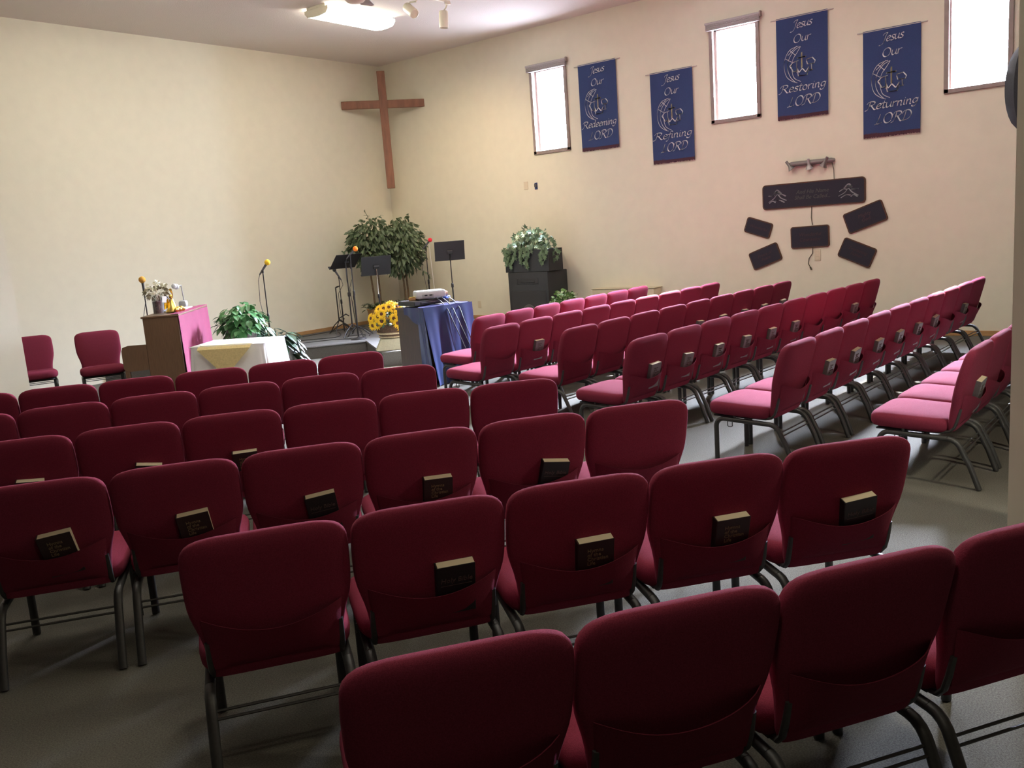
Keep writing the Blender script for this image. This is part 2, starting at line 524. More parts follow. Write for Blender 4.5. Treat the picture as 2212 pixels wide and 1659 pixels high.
def lerp_tab(tab, t):
    for (a, va), (b, vb) in zip(tab, tab[1:]):
        if t <= b:
            u = (t - a) / (b - a)
            u = u * u * (3 - 2 * u) if False else u
            return va + (vb - va) * u
    return tab[-1][1]


BZ0, BZ1 = 0.345, 0.862
HW = [(0, .208), (.05, .219), (.18, .226), (.28, .233), (.36, .244), (.44, .257), (.52, .2645), (.62, .2675), (.80, .2675), (.88, .264), (.93, .255), (.965, .236), (.99, .200), (1.0, .160)]
BT = [(0, .020), (.05, .030), (.2, .036), (.5, .040), (.75, .040), (.9, .037), (.96, .030), (.99, .020), (1.0, .010)]


def back_c(t):                       # centre line: leans back toward -y
    return 0.122 * (1 - t) + 0.010 * math.sin(PI * t)


def make_chair(name, label):
    root = thing(name, label, 'chair', group='burgundy stacking chairs')
    m = M()
    ts = [0, .03, .07, .12, .18, .25, .32, .39, .46, .53, .6, .68, .76, .83, .88, .92, .95, .97, .985, .995, 1.0]
    m.loops([sq_ring(lerp_tab(HW, t), lerp_tab(BT, t), 0, back_c(t), BZ0 + (BZ1 - BZ0) * t, 36, 4.2) for t in ts])
    put('backrest', m, BURG, root, ang=60)
    # seat, with a waterfall front edge
    m = M()
    prof = [(.225, .200, .342), (.250, .228, .350), (.2615, .238, .368), (.264, .240, .390), (.2625, .239, .410), (.254, .231, .426), (.236, .214, .437), (.19, .17, .445), (.10, .09, .449), (.02, .02, .450)]
    rings = []
    for hx, hy, z in prof:
        r = sq_ring(hx, hy, 0, 0.365, z, 36, 5.5)
        rings.append([(x * (1.0 + 0.02 * (y - .365) / .24), y, zz + 0.012 * ((y - .365) / .24) - 0.018 * max(0, (y - .365) / .24 - .6)) for x, y, zz in r])
    m.loops(rings)
    put('seat', m, BURG, root, ang=60)
    # back pocket
    def pk(u, v):
        x = (u - .5) * 2 * (.205 + .022 * v)
        top = .58 - .05 * math.sin(PI * u) ** 1.3 - .010 * u
        z = .385 + (top - .385) * v
        t = (z - BZ0) / (BZ1 - BZ0)
        y = back_c(t) - lerp_tab(BT, t) * (1 - abs(x / .26) ** 4.2) ** (1 / 4.2) - .003
        y -= .050 * (1 - (2 * u - 1) ** 4) * v ** .8
        return (x, y, z)
    m = M()
    m.slab(pk, 16, 8, 0.004)
    put('back_pocket', m, BURGP, root, ang=60)
    # steel frame
    R = 0.0185
    for sx in (-1, 1):
        x = sx * .232
        def arc(c, r, a0, a1, n=6):
            return [(x, c[0] + r * math.cos(a0 + (a1 - a0) * i / n), c[1] + r * math.sin(a0 + (a1 - a0) * i / n)) for i in range(n + 1)]
        front = [(x, .535, .004), (x, .535, .15), (x, .535, .255)] + arc((.475, .26), .06, 0, PI / 2)
        rear = [(x, .135, .305)] + [(x, .135 - .085 * math.sin(a), .305 - .10 * (1 - math.cos(a))) for a in (.3, .6, .9, 1.15)] + [(x, .005, .14), (x, -.045, .004)]
        m = M(); m.tube(front, R, 10, flat=0.9); put('leg', m, GUN, root)
        m = M(); m.tube(rear, R, 10, flat=0.9); put('leg', m, GUN, root)
        m = M(); m.tube([(x, .475, .320), (x, .33, .313), (x, .135, .305)], R, 10, flat=0.9)
        m.tube([(x, .39, .315), (x, .39, .348)], .01, 6)
        put('side_rail', m, GUN, root)
        m = M()
        m.tube([(sx * .195, .27, .338), (sx * .205, .16, .338), (sx * .212, .125, .346), (sx * .215, .10, .372), (sx * .216, .083, .42), (sx * .214, .066, .49)], .0115, 8, flat=0.8)
        put('back_bracket', m, GUN, root)
        m = M()
        m.tube([(sx * .252, .435, .308), (sx * .252, .435, .276), (sx * .252, .428, .270), (sx * .252, .407, .270), (sx * .252, .400, .276), (sx * .252, .400, .308)], .0035, 6)
        put('ganging_loop', m, GUN, root)
    m = M()
    m.tube([(-.232, .06, .250), (.232, .06, .250)], .005, 6)
    put('stretcher', m, GUN, root)
    m = M(); m.tube([(-.232, .045, .228), (.232, .045, .228)], .005, 6); put('stretcher', m, GUN, root)
    m = M(); m.tube([(-.232, .465, .318), (.232, .465, .318)], .008, 6); put('stretcher', m, GUN, root)
    m = M()
    m.rbox((0, .36, .336), (.44, .40, .012), .004, 1)
    put('seat_pan', m, BLACKP, root)
    return root


S = 0.5415
chair0 = None
chair_spots = {}


def place_chair(x, y, ang, label, group):
    global chair0
    if chair0 is None:
        chair0 = make_chair('padded_chair', label)
        chair0.location, chair0.rotation_euler = (x, y, 0), (0, 0, ang)
        chair0['group'] = group
        return chair0
    return dup(chair0, (x, y, 0), ang, label, group)


WB, NB = 'block under windows', 'near block'
# window-side block: first gap between chairs (x, y), row angle, number of chairs, measured along the row
RROWS = [('R1', 7.612, 6.175, 0.6, 7), ('R2', 6.805, 5.345, -1.2, 9), ('R3', 6.779, 4.411, -2.1, 9), ('R4', 6.25, 3.411, -2.9, 10), ('R5', 6.163, 2.190, -2.1, 10), ('R6', 6.17, 1.075, -1.5, 7)]
for ri, (key, x0, y0, ad, nn) in enumerate(RROWS):
    a = math.radians(ad)
    for k in range(nn):
        q = (k - .5) * S
        x, y = x0 + q * math.cos(a), y0 + q * math.sin(a)
        lab = 'burgundy padded chair, %s, %s row from stage, %s' % ('at the aisle' if k == 0 else ORD[k] + ' from aisle', ORD[ri], WB)
        chair_spots[(key, k)] = (x, y, a + math.radians(random.uniform(-.8, .8)))
        place_chair(*chair_spots[(key, k)], lab, 'burgundy chairs in the block under the windows')
# near block: centre of the first chair, start angle, turn per chair, index range
LROWS = [('L1', 2.884, 6.643, -34.82, 0.93, -1, 5), ('L2', 2.494, 5.711, -32.38, -1.85, -1, 5), ('L3', 2.309, 4.563, -35.43, -1.66, -1, 5), ('L4', 1.936, 3.475, -35.78, -0.47, -1, 5), ('L5', 1.577, 2.345, -34.67, -1.30, 0, 5), ('L6', 1.292, 1.248, -34.99, 1.11, 0, 4)]
for ri, (key, x0, y0, th, dth, k0, k1) in enumerate(LROWS):
    pts = {0: (x0, y0)}
    for k in range(1, k1):
        a = math.radians(th + dth * (k - 1))
        pts[k] = (pts[k - 1][0] + S * math.cos(a), pts[k - 1][1] + S * math.sin(a))
    for k in range(-1, k0 - 1, -1):
        a = math.radians(th - dth)
        pts[k] = (pts[k + 1][0] - S * math.cos(a), pts[k + 1][1] - S * math.sin(a))
    for k in range(k0, k1):
        a = math.radians(th + dth * (k - .5))
        if key == 'L6':
            pos = ['end chair', 'second chair', 'third chair', 'fourth chair'][k]
            lab = 'burgundy padded chair, %s along the row nearest the entrance, %s' % (pos, NB)
        else:
            c = k1 - 1 - k
            lab = 'burgundy padded chair, %s, %s row from stage, %s' % ('at the aisle' if c == 0 else ORD[c] + ' from aisle', ORD[ri], NB)
        chair_spots[(key, k)] = (*pts[k], a + math.radians(random.uniform(-.6, .6)))
        place_chair(*chair_spots[(key, k)], lab, 'burgundy chairs in the shaded near block')
# two chairs by the stage wall, facing the hall
place_chair(4.97, 12.02, math.radians(158), 'burgundy padded chair half hidden behind the return wall end', 'chairs against the stage wall')
place_chair(5.54, 11.36, math.radians(156), 'burgundy padded chair standing alone between return wall and piano', 'chairs against the stage wall')


# ------------------------------------------------------------------ hymn books and Bibles in the pockets
def make_book(kind):
    w, h, t = .136, .205, .036
    root = thing({'hymnal': 'hymn_book', 'bible': 'bible', 'grey': 'hymn_book'}[kind], 'book', 'book', group='books in the chair pockets')
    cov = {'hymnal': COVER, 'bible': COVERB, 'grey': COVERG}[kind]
    m = M()
    m.rbox((0, -t / 2, 0), (w, .003, h), .001, 1)
    m.rbox((0, t / 2, 0), (w, .003, h), .001, 1)
    m.rbox((-w / 2, 0, 0), (.004, t, h), .001, 1)
    put('cover', m, cov, root, smooth=False)
    m = M()
    m.box((.001, 0, .001), (w - .006, t - .004, h - .004))
    put('pages', m, PAGES, root, smooth=False)
    if kind != 'bible':
        me = text_mesh('Hymns\nof the\nChristian\nLife', .022, align='LEFT', space=.85)
        ink = GILT if kind == 'hymnal' else DIMINK
        put('lettering', me, ink, root, (-.035, -t / 2 - .0022, .058), smooth=False)
    else:
        me = text_mesh('Holy Bible', .027, shear=.15, align='CENTER')
        l = put('lettering', me, DIMINK, root, (0, -t / 2 - .0022, .035), smooth=False)
        m = M(); m.box((0, -t / 2 - .002, .022), (.11, .001, .0015))
        put('rule_line', m, DIMINK, root, smooth=False)
    return root


proto = {}
BOOKS = [
    ('L5', 1, 'bible', .045, -.5), ('L5', 2, 'hymnal', .02, -1.5), ('L5', 3, 'hymnal', .02, -1), ('L5', 4, 'bible', .02, -6),
    ('L4', -1, 'hymnal', .02, -7), ('L4', 0, 'hymnal', .03, -6), ('L4', 1, 'bible', .04, -7), ('L4', 2, 'hymnal', .03, 1), ('L4', 3, 'bible', .06, 8),
    ('L3', -1, 'hymnal', .0, 5), ('L3', 0, 'hymnal', .04, 9), ('L3', 1, 'hymnal', .02, -1),
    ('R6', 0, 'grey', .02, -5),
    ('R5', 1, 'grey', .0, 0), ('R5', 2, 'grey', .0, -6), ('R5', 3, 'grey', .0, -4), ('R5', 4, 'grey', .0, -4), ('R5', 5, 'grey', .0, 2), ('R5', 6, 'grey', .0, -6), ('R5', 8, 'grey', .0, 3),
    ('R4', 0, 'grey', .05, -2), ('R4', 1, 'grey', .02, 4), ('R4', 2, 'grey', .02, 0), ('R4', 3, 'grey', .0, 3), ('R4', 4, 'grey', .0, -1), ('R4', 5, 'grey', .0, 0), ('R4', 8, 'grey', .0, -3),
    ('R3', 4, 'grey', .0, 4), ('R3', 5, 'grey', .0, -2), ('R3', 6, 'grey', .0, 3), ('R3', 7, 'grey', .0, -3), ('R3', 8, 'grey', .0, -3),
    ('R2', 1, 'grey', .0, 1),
]
for key, k, kind, dx, tilt in BOOKS:
    x, y, a = chair_spots[(key, k)]
    ri = int(key[1]) - 1
    if key[0] == 'R':
        blk, c = WB, k
    else:
        blk, c = NB, {'L3': 4, 'L4': 4, 'L5': 4}[key] - k
    nm = {'hymnal': 'dark hymn book', 'bible': 'black Bible', 'grey': 'sheen-greyed book'}[kind]
    lab = '%s in pocket, %s, %s row from stage, %s' % (nm, 'aisle chair' if c == 0 else ORD[c] + ' chair from aisle', ORD[ri], blk)
    if kind not in proto:
        proto[kind] = make_book(kind)
        b = proto[kind]
    else:
        b = dup(proto[kind], (0, 0, 0), 0)
    b['label'], b['group'] = lab, 'books in the chair pockets'
    b.matrix_world = Matrix.Translation((x, y, 0)) @ Matrix.Rotation(a, 4, 'Z') @ Matrix.Translation((.03 + dx, .036, .537)) @ Matrix.Rotation(math.radians(17 if key[0] == 'L' else 15), 4, 'X') @ Matrix.Rotation(math.radians(tilt), 4, 'Y')


# ------------------------------------------------------------------ calligraphic lettering
def ell(cx, cy, rx, ry, n=14):
    return [(cx + rx * math.cos(2 * PI * i / n + 2), cy + ry * math.sin(2 * PI * i / n + 2)) for i in range(n + 1)]


GL = {
    'J': (.95, [[(.3, 1.3), (.5, 1.6), (.95, 1.65), (.78, 1.2), (.68, .4), (.5, -.25), (.15, -.5), (-.1, -.45)]]),
    'e': (.70, [[(.08, .5), (.5, .58), (.6, .8), (.4, 1.0), (.14, .78), (.06, .35), (.22, .03), (.45, .05), (.64, .25)]]),
    's': (.64, [[(.56, .88), (.35, 1.0), (.14, .85), (.2, .62), (.45, .42), (.5, .16), (.28, 0), (.02, .1)]]),
    'u': (.80, [[(.06, 1.0), (.06, .35), (.22, .02), (.45, .2), (.6, .6)], [(.63, 1.0), (.6, .3), (.74, 0)]]),
    'O': (1.3, [ell(.6, .8, .52, .82)]),
    'r': (.62, [[(.1, 1.0), (.12, .0)], [(.12, .55), (.3, .93), (.58, .95)]]),
    'R': (1.2, [[(.3, 1.55), (.25, .6), (.05, .02), (-.2, -.05)], [(-.1, 1.15), (.15, 1.58), (.75, 1.58), (.95, 1.25), (.7, .92), (.3, .82)], [(.5, .85), (.8, .3), (1.05, -.05), (1.3, .08)]]),
    'd': (.82, [[(.6, .85), (.32, 1.0), (.06, .6), (.12, .12), (.34, .02), (.6, .45)], [(.66, 1.7), (.6, .3), (.74, 0)]]),
    'm': (1.1, [[(.06, 1.0), (.08, 0)], [(.08, .55), (.3, .98), (.45, .8), (.46, 0)], [(.46, .55), (.68, .98), (.84, .8), (.85, .1), (.98, 0)]]),
    'i': (.36, [[(.1, 1.0), (.1, .2), (.22, 0)], [(.12, 1.32), (.17, 1.42)]]),
    'n': (.76, [[(.06, 1.0), (.08, 0)], [(.08, .55), (.3, .98), (.5, .8), (.5, .1), (.64, 0)]]),
    'g': (.78, [[(.58, .88), (.3, 1.0), (.06, .62), (.16, .15), (.4, .18), (.6, .6)], [(.63, 1.0), (.58, 0), (.4, -.5), (.12, -.52), (.02, -.3)]]),
    'f': (.52, [[(.62, 1.5), (.42, 1.62), (.28, 1.2), (.2, .2), (.06, -.5), (-.16, -.55)], [(.0, .95), (.5, .98)]]),
    't': (.54, [[(.26, 1.4), (.18, .3), (.3, 0), (.5, .1)], [(.0, 1.0), (.5, 1.02)]]),
    'o': (.72, [ell(.33, .5, .28, .5)]),
    'L': (.98, [[(.45, 1.55), (.32, .6), (.12, .04), (-.05, 0)], [(.12, .05), (.5, .05), (.82, .2)]]),
    'D': (1.25, [[(.3, 1.5), (.24, .6), (.12, 0)], [(-.15, 1.1), (.15, 1.55), (.75, 1.5), (1.05, .85), (.8, .2), (.3, 0), (.0, .05)]]),
}


def smooth_pts(p, n=5):
    if len(p) < 3:
        return p
    out = []
    for i in range(len(p) - 1):
        a, b, c, d = p[max(i - 1, 0)], p[i], p[i + 1], p[min(i + 2, len(p) - 1)]
        for k in range(n):
            t = k / n
            out.append(tuple(.5 * (2 * b[q] + (c[q] - a[q]) * t + (2 * a[q] - 5 * b[q] + 4 * c[q] - d[q]) * t * t + (3 * b[q] - a[q] - 3 * c[q] + d[q]) * t ** 3) for q in (0, 1)))
    return out + [p[-1]]


def pen(m, pts, w, thin=.35, y0=0.0, dep=0.002):
    """flat broad-nib stroke in the x-z plane, standing proud of the cloth by dep"""
    for ax, ay in ((math.cos(.7) * w, math.sin(.7) * w), (-math.sin(.7) * w * thin, math.cos(.7) * w * thin)):
        for (a, b) in zip(pts, pts[1:]):
            q = [(a[0] - ax, a[1] - ay), (a[0] + ax, a[1] + ay), (b[0] + ax, b[1] + ay), (b[0] - ax, b[1] - ay)]
            m.add([(x, y0 - dep, z) for x, z in q], [(0, 1, 2, 3)])


def word(m, txt, x0, z0, x1, z1, xh, w, slant=.22, y0=0.0):
    tot = sum(GL[c][0] for c in txt)
    sx = math.hypot(x1 - x0, z1 - z0) / tot
    ux, uz = (x1 - x0) / (sx * tot), (z1 - z0) / (sx * tot)
    cx = 0
    for c in txt:
        adv, strokes = GL[c]
        for s_ in strokes:
            pts = smooth_pts(s_)
            pts = [((cx + px) * sx + slant * pz * xh, pz * xh) for px, pz in pts]
            pts = [(x0 + ux * px - uz * pz * 0, z0 + uz * px + pz) for px, pz in pts]
            pen(m, pts, w, y0=y0)
        cx += adv


EMBLEM_ARCS = [[(.312, .889), (.194, .856), (.123, .75), (.11, .633), (.142, .517), (.212, .45), (.288, .415)],
               [(.335, .88), (.259, .844), (.191, .765), (.161, .679), (.163, .587), (.199, .498), (.26, .429)],
               [(.34, .879), (.287, .802), (.243, .747), (.216, .669), (.22, .568), (.251, .48), (.337, .426)],
               [(.189, .855), (.272, .773)], [(.127, .754), (.213, .697)], [(.288, .893), (.164, .789)]]
EMBLEM_BOLD = [[(.308, .703), (.232, .689), (.188, .647), (.225, .59), (.234, .565), (.282, .571)], [(.284, .693), (.286, .547)],
               [(.283, .612), (.305, .503), (.424, .502), (.449, .601), (.406, .541), (.359, .594), (.315, .547), (.285, .611)],
               [(.422, .701), (.498, .714), (.536, .667), (.521, .634), (.431, .639), (.419, .679), (.422, .701)], [(.483, .633), (.487, .55)], [(.449, .552), (.501, .556)]]


def banner(yl, zb, word3, tilt, label):
    W, H = .70, 1.29
    root = thing('wall_banner', label, 'banner', (XB - .022, yl, zb), group='blue lettered banners', rot=(0, math.radians(0), -PI / 2))
    root.rotation_euler = (math.radians(tilt), 0, -PI / 2) if False else (0, 0, -PI / 2)
    def cl(u, v):
        return (u * W, -.004 * math.sin(u * 9) * (1 - v) - .012 * (1 - v) * u, v * H - .012 * math.sin(u * PI) * (1 - v) * 0)
    m = M(); m.slab(cl, 12, 14, .004); put('cloth', m, NAVY, root)
    m = M()
    for k in range(70):
        x = W * (k + .5) / 70
        m.box((x, -.008 * x / W - .004 * math.sin(x / W * 9) + .001, -.018 + random.uniform(-.006, .006)), (.0085, .004, .055))
    put('fringe', m, FRINGE, root, smooth=False)
    m = M(); m.tube([(-.075, .006, H - .012), (W + .075, .006, H - .012)], .008, 8); put('dowel', m, ROD, root)
    m = M()
    yy = -.016
    word(m, 'Jesus', .215, 1.115, .50, 1.135, .062, .0072, y0=yy)
    word(m, 'Our', .235, .935, .475, .95, .062, .0072, y0=yy)
    word(m, word3, .045, .305, .675, .318, .062, .0078, y0=yy)
    word(m, 'LORD', .15, .115, .60, .13, .075, .0078, y0=yy)
    put('lettering', m, SILVER, root, smooth=False)
    m = M()
    for a in EMBLEM_ARCS:
        pen(m, smooth_pts(a), .0038, .9, yy)
    for a in EMBLEM_BOLD:
        pen(m, a, .0068, .8, yy)
    put('emblem', m, SILVER, root, smooth=False)
    m = M()
    pen(m, [(.354, .799), (.354, .604)], .011, .7, yy - .001)
    pen(m, [(.296, .733), (.41, .742)], .010, .7, yy - .001)
    put('emblem_cross', m, GOLDL, root, smooth=False)
    return root


banner(8.112, 2.965, 'Redeeming', 0, 'blue banner reading Jesus Our Redeeming LORD')
banner(6.825, 2.632, 'Refining', 0, 'blue banner reading Jesus Our Refining LORD')
banner(4.850, 3.02, 'Restoring', 0, 'blue banner reading Jesus Our Restoring LORD')
banner(3.700, 2.64, 'Returning', 0, 'blue banner reading Jesus Our Returning LORD')


# ------------------------------------------------------------------ dark hanging cloths with the titles
def round_rect(w, h, r, n=5):
    out = []
    for cx, cz, a0 in ((w / 2 - r, h / 2 - r, 0), (-w / 2 + r, h / 2 - r, PI / 2), (-w / 2 + r, -h / 2 + r, PI), (w / 2 - r, -h / 2 + r, 1.5 * PI)):
        for k in range(n + 1):
            a = a0 + PI / 2 * k / n
            out.append((cx + r * math.cos(a), cz + r * math.sin(a)))
    return out


def plaque(yc, zc, w, h, tilt, lines, label, r=.035, name='hanging_cloth', size=.06, ink=FAINT):
    root = thing(name, label, 'wall hanging', (XB - .012, yc, zc), group='dark wall cloths with titles')
    root.matrix_world = Matrix.Translation((XB - .012, yc, zc)) @ Matrix.Rotation(-PI / 2, 4, 'Z') @ Matrix.Rotation(math.radians(-tilt), 4, 'Y')
    o = round_rect(w, h, r)
    i = round_rect(w - .03, h - .03, max(.006, r - .012))
    m = M()
    m.loops([[(x, .010, z) for x, z in o], [(x, -.006, z) for x, z in o], [(x * .99, -.011, z * .99) for x, z in o], [(x, -.011, z) for x, z in i]], cap=False)
    put('binding', m, EDGE, root, smooth=False)
    m = M()
    m.add([(x, -.009, z) for x, z in i], [tuple(range(len(i)))])
    m.add([(x, .008, z) for x, z in i], [tuple(range(len(i)))])
    put('cloth', m, NAVYD, root, smooth=False)
    me = text_mesh(lines, size, shear=.3, align='CENTER', space=1.0)
    nl = lines.count('\n') + 1
    put('lettering', me, ink, root, (0, -.0105, size * (.5 * (nl - 1) - .3)), smooth=False)
    return root


p = plaque(4.39, 1.942, 1.425, .345, 0.0, 'And His Name\nShall Be Called...', 'long dark blue cloth with two pale manger pictures, under the wall spotlights', r=.05, size=.075, ink=FAINTG)
for sx in (-1, 1):
    m = M()
    bx = sx * .49
    random.seed(3)
    for a in ([(-.13, -.06), (-.05, -.02), (0, .03), (.05, -.02), (.13, -.07)], [(-.10, -.085), (-.03, -.05), (.03, -.06)], [(.03, -.08), (.07, -.055), (.12, -.085)], [(-.12, .0), (-.06, .03), (-.02, .02)], [(.04, .02), (.09, .015), (.13, .02)], [(-.05, .05), (0, .085), (.04, .06)], [(-.04, .065), (.01, .095), (.05, .045)], [(-.06, .04), (-.01, .06), (.05, .05)]):
        pen(m, [(bx + q * sx, z) for q, z in smooth_pts(a)], random.uniform(.006, .011), .6, -.010, .002)
    put('manger_picture', m, mat('pale_grey_paint', (.32, .32, .33), .7, noise=.3, nscale=60), p, smooth=False)
plaque(5.177, 1.528, .40, .225, -19, 'Wonderful', 'small dark tilted cloth, upper one at the stage end of the group', size=.06)
plaque(4.433, 1.359, .54, .302, 1.0, 'Wonderful\nCounselor', 'dark cloth hung straight below the long one, cable behind it', size=.07)
plaque(3.687, 1.582, .535, .285, 19, 'Mighty\nGod', 'dark cloth tilted upward beneath the long cloth corner', size=.065)
plaque(3.795, 1.113, .465, .275, -24, 'Everlasting\nFather', 'dark cloth tilted downward, lowest on the side away from the stage', size=.06)
plaque(5.083, 1.115, .455, .265, 20, 'Prince of\nPeace', 'dark cloth tilted upward, lowest on the stage side', size=.06)

# wall spotlight bar over the cloths
root = thing('wall_spotlight_bar', 'pewter bar of three small spotlights above the long dark cloth', 'wall light', (XB, 4.41, 2.365), -PI / 2)
m = M(); m.tube([(-.30, -.045, 0), (-.25, -.05, 0), (.30, -.05, 0), (.345, -.045, 0)], [.018, .034, .034, .02], 10); m.rbox((0, -.015, 0), (.12, .03, .07), .005, 1)
put('bar', m, TRACKG, root)
for bx, ax, ay in ((-.30, -.55, .25), (.0, 0, .35), (.25, .55, .2)):
    m = M()
    mt = Matrix.Translation((bx, -.09, .03)) @ Matrix.Rotation(ax, 4, 'Y') @ Matrix.Rotation(ay, 4, 'X')
    m.lathe([(.002, .02), (.018, .018), (.02, -.06), (.028, -.075), (.052, -.115), (.048, -.118), (.03, -.09)], 16, mtx=mt)
    put('lamp_head', m, LTRACK if bx == 0 else TRACKG, root)
    m = M(); m.tube([(bx, -.05, .0), (bx, -.075, .04)], .008, 6); put('swivel', m, TRACKG, root)
m = M(); m.tube([(.30, -.03, -.02), (.315, -.012, -.12), (.32, -.012, -.25)], .0045, 6); put('cord', m, CABLEB, root)

m = M(); m.tube([(XB - .012, 4.40, 1.80), (XB - .008, 4.41, 1.62), (XB - .008, 4.395, 1.52)], .0055, 6)
m.tube([(XB - .010, 4.395, 1.22), (XB - .010, 4.40, 1.13), (XB - .012, 4.45, 1.06), (XB - .014, 4.46, .99), (XB - .014, 4.43, .935)], .0055, 6)
m.tube([(XB - .014, 4.434, .94), (XB - .014, 4.415, .90)], .012, 8)
o = put('power_cord', m, CABLEB)
tag(o, 'thin brown cord dangling below the central dark cloth', 'cord')


def plate(name, label, y, z, w, h, material, cat='outlet', slots=True, screw=True):
    root = thing(name, label, cat, (XB, y, z), -PI / 2)
    m = M(); m.rbox((0, -.004, 0), (w, .008, h), .003, 1); put('cover_plate', m, material, root)
    if slots:
        for zz in (-h * .22, h * .22):
            m = M(); m.rbox((0, -.0085, zz), (w * .5, .003, h * .26), .002, 1); put('socket', m, material, root)
    return root


plate('wall_outlet', 'ivory outlet plate low on the wall beside the music stand', 10.58, .46, .075, .125, IVORY)
plate('wall_outlet', 'ivory outlet plate below the central dark cloth', 4.33, 1.10, .085, .155, IVORY)
plate('wall_plate', 'pale blank plate under the window nearest the corner', 9.32, 2.49, .09, .13, IVORY, 'wall plate', False)
r_ = plate('thermostat_box', 'small dark blue box on the wall under the corner window', 9.105, 2.465, .06, .115, NAVY, 'box', False)
m = M(); m.rbox((0, -.02, .01), (.045, .025, .05), .004, 1); put('button_panel', m, DGREY, r_)

# wall heater behind the front rows
root = thing('wall_heater', 'beige wall heater cabinet behind the front row of chairs', 'heater', (XB, 7.36, 0), -PI / 2)
m = M(); m.rbox((0, -.13, .36), (1.14, .26, .70), .02, 2); put('cabinet', m, HEATER, root)
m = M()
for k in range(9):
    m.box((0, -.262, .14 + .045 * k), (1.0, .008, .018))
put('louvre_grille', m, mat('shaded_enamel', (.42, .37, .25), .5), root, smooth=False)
m = M(); m.rbox((.0, -.13, .715), (1.16, .275, .012), .004, 1); put('top_panel', m, HEATER, root)

# ------------------------------------------------------------------ cross
root = thing('wooden_cross', 'large plain brown wooden cross hung across the wall corner', 'cross', (11.775, 12.05, 0), -PI / 4)
m = M(); m.rbox((0, .04, 3.735), (.145, .07, 2.09), .006, 1); put('upright', m, CROSSW, root)
m = M(); m.rbox((0, .041, 4.20), (1.52, .064, .14), .006, 1, Matrix.Translation((0, 0, 4.2)) @ Matrix.Rotation(math.radians(1.2), 4, 'Y') @ Matrix.Translation((0, 0, -4.2))); put('crossbeam', m, CROSSW, root)
m = M(); m.tube([(0, .07, 4.60), (0, .74, 4.60)], .006, 6); put('hanging_wire', m, CHROME, root)


# ------------------------------------------------------------------ ceiling lights, track, fan
def fixture(x, y, rz, label):
    root = thing('fluorescent_fixture', label, 'ceiling light', (x, y, ZC), rz, 'fluorescent ceiling fixtures')
    L, W = 1.34, .46
    m = M(); m.rbox((0, 0, -.018), (L, W * .82, .036), .004, 1); put('housing', m, CANW, root)
    m = M()
    sec = [(-W / 2, -.036), (-W / 2, -.075), (-W / 2 + .05, -.125), (-.05, -.14), (.05, -.14), (W / 2 - .05, -.125), (W / 2, -.075), (W / 2, -.036)]
    m.loops([[(xx, yy, zz) for yy, zz in sec] for xx in (-L / 2 + .012, L / 2 - .012)])
    put('diffuser', m, LENS, root, smooth=False)
    for sx in (-1, 1):
        m = M()
        m.loops([[(sx * (L / 2 - .012 + d), yy * 1.015, zz * 1.01) for yy, zz in sec] for d in (0, .012)])
        put('end_cap', m, CANW, root, smooth=False)
    return root


fixture(9.22, 9.92, math.radians(2), 'lit fluorescent ceiling fixture in full view above the stage edge')
fixture(7.47, 8.60, math.radians(2), 'lit fluorescent ceiling fixture only just showing at the top')
fixture(6.1, 10.0, math.radians(2), 'lit fluorescent ceiling fixture glowing above the piano')
for fx_, fy_, lb_ in ((8.2, 5.7, 'over the front window-side rows'), (5.6, 5.3, 'over the aisle'), (3.3, 5.6, 'over the front of the near block'), (3.3, 2.7, 'over the near block'), (6.4, 2.7, 'over the rear window-side rows'), (9.5, 2.9, 'by the window wall')):
    fixture(fx_, fy_, math.radians(2), 'added fluorescent ceiling fixture ' + lb_ + ', above the frame')  # unseen fixtures added to brighten the rows and walls

root = thing('track_light', 'cream ceiling track with cylindrical spotlight cans', 'ceiling light', (0, 0, ZC))
m = M(); m.rbox((9.35, 8.62, -.03), (1.1, .035, .03), .004, 1); m.rbox((9.05, 8.62, -.012), (.12, .10, .024), .005, 1); put('track', m, CANW, root)


def can(x, y, z, tx, ty):
    mt = Matrix.Translation((x, y, z)) @ Matrix.Rotation(ty, 4, 'Y') @ Matrix.Rotation(tx, 4, 'X')
    m = M()
    m.lathe([(.002, .115), (.055, .112), (.066, .09), (.066, -.115), (.058, -.118), (.055, -.10), (.002, -.08)], 20, mtx=mt)
    c = put('spotlight_can', m, CANW, root)
    m = M(); m.tube([(x, 8.62, -.035), (x, 8.66, -.10), (x, y, z + .10)], .012, 8); m.rbox((x, 8.62, -.05), (.09, .04, .03), .005, 1); put('swivel', m, CANW, root)


can(9.86, 8.72, -.24, .05, .02)
can(9.26, 8.78, -.19, -.9, .25)

root = thing('ceiling_fan', 'ceiling fan with one grey blade tip showing', 'fan', (6.35, 6.75, 0))
m = M(); m.lathe([(.002, 4.06), (.08, 4.07), (.13, 4.12), (.13, 4.22), (.07, 4.30), (.02, 4.32)], 20); put('motor', m, CANW, root)
m = M(); m.tube([(0, 0, 4.3), (0, 0, ZC)], .014, 8); m.lathe([(.06, ZC - .002), (.06, ZC - .03), (.02, ZC - .07)], 16); put('downrod', m, CANW, root)
for k in range(4):
    mt = Matrix.Rotation(math.radians(36) + k * PI / 2, 4, 'Z')
    m = M()
    pts = [(.12, .03), (.22, .055), (.58, .075), (.66, .068), (.68, -.04), (.63, -.075), (.22, -.055), (.12, -.03)]
    nn = len(pts)
    m.add([(x, y, 4.205 + y * .15) for x, y in pts] + [(x, y, 4.195 + y * .15) for x, y in pts], [tuple(range(nn)), tuple(range(nn, 2 * nn))] + [(i, (i + 1) % nn, nn + (i + 1) % nn, nn + i) for i in range(nn)], mt)
    put('blade', m, FANB, root, smooth=False)

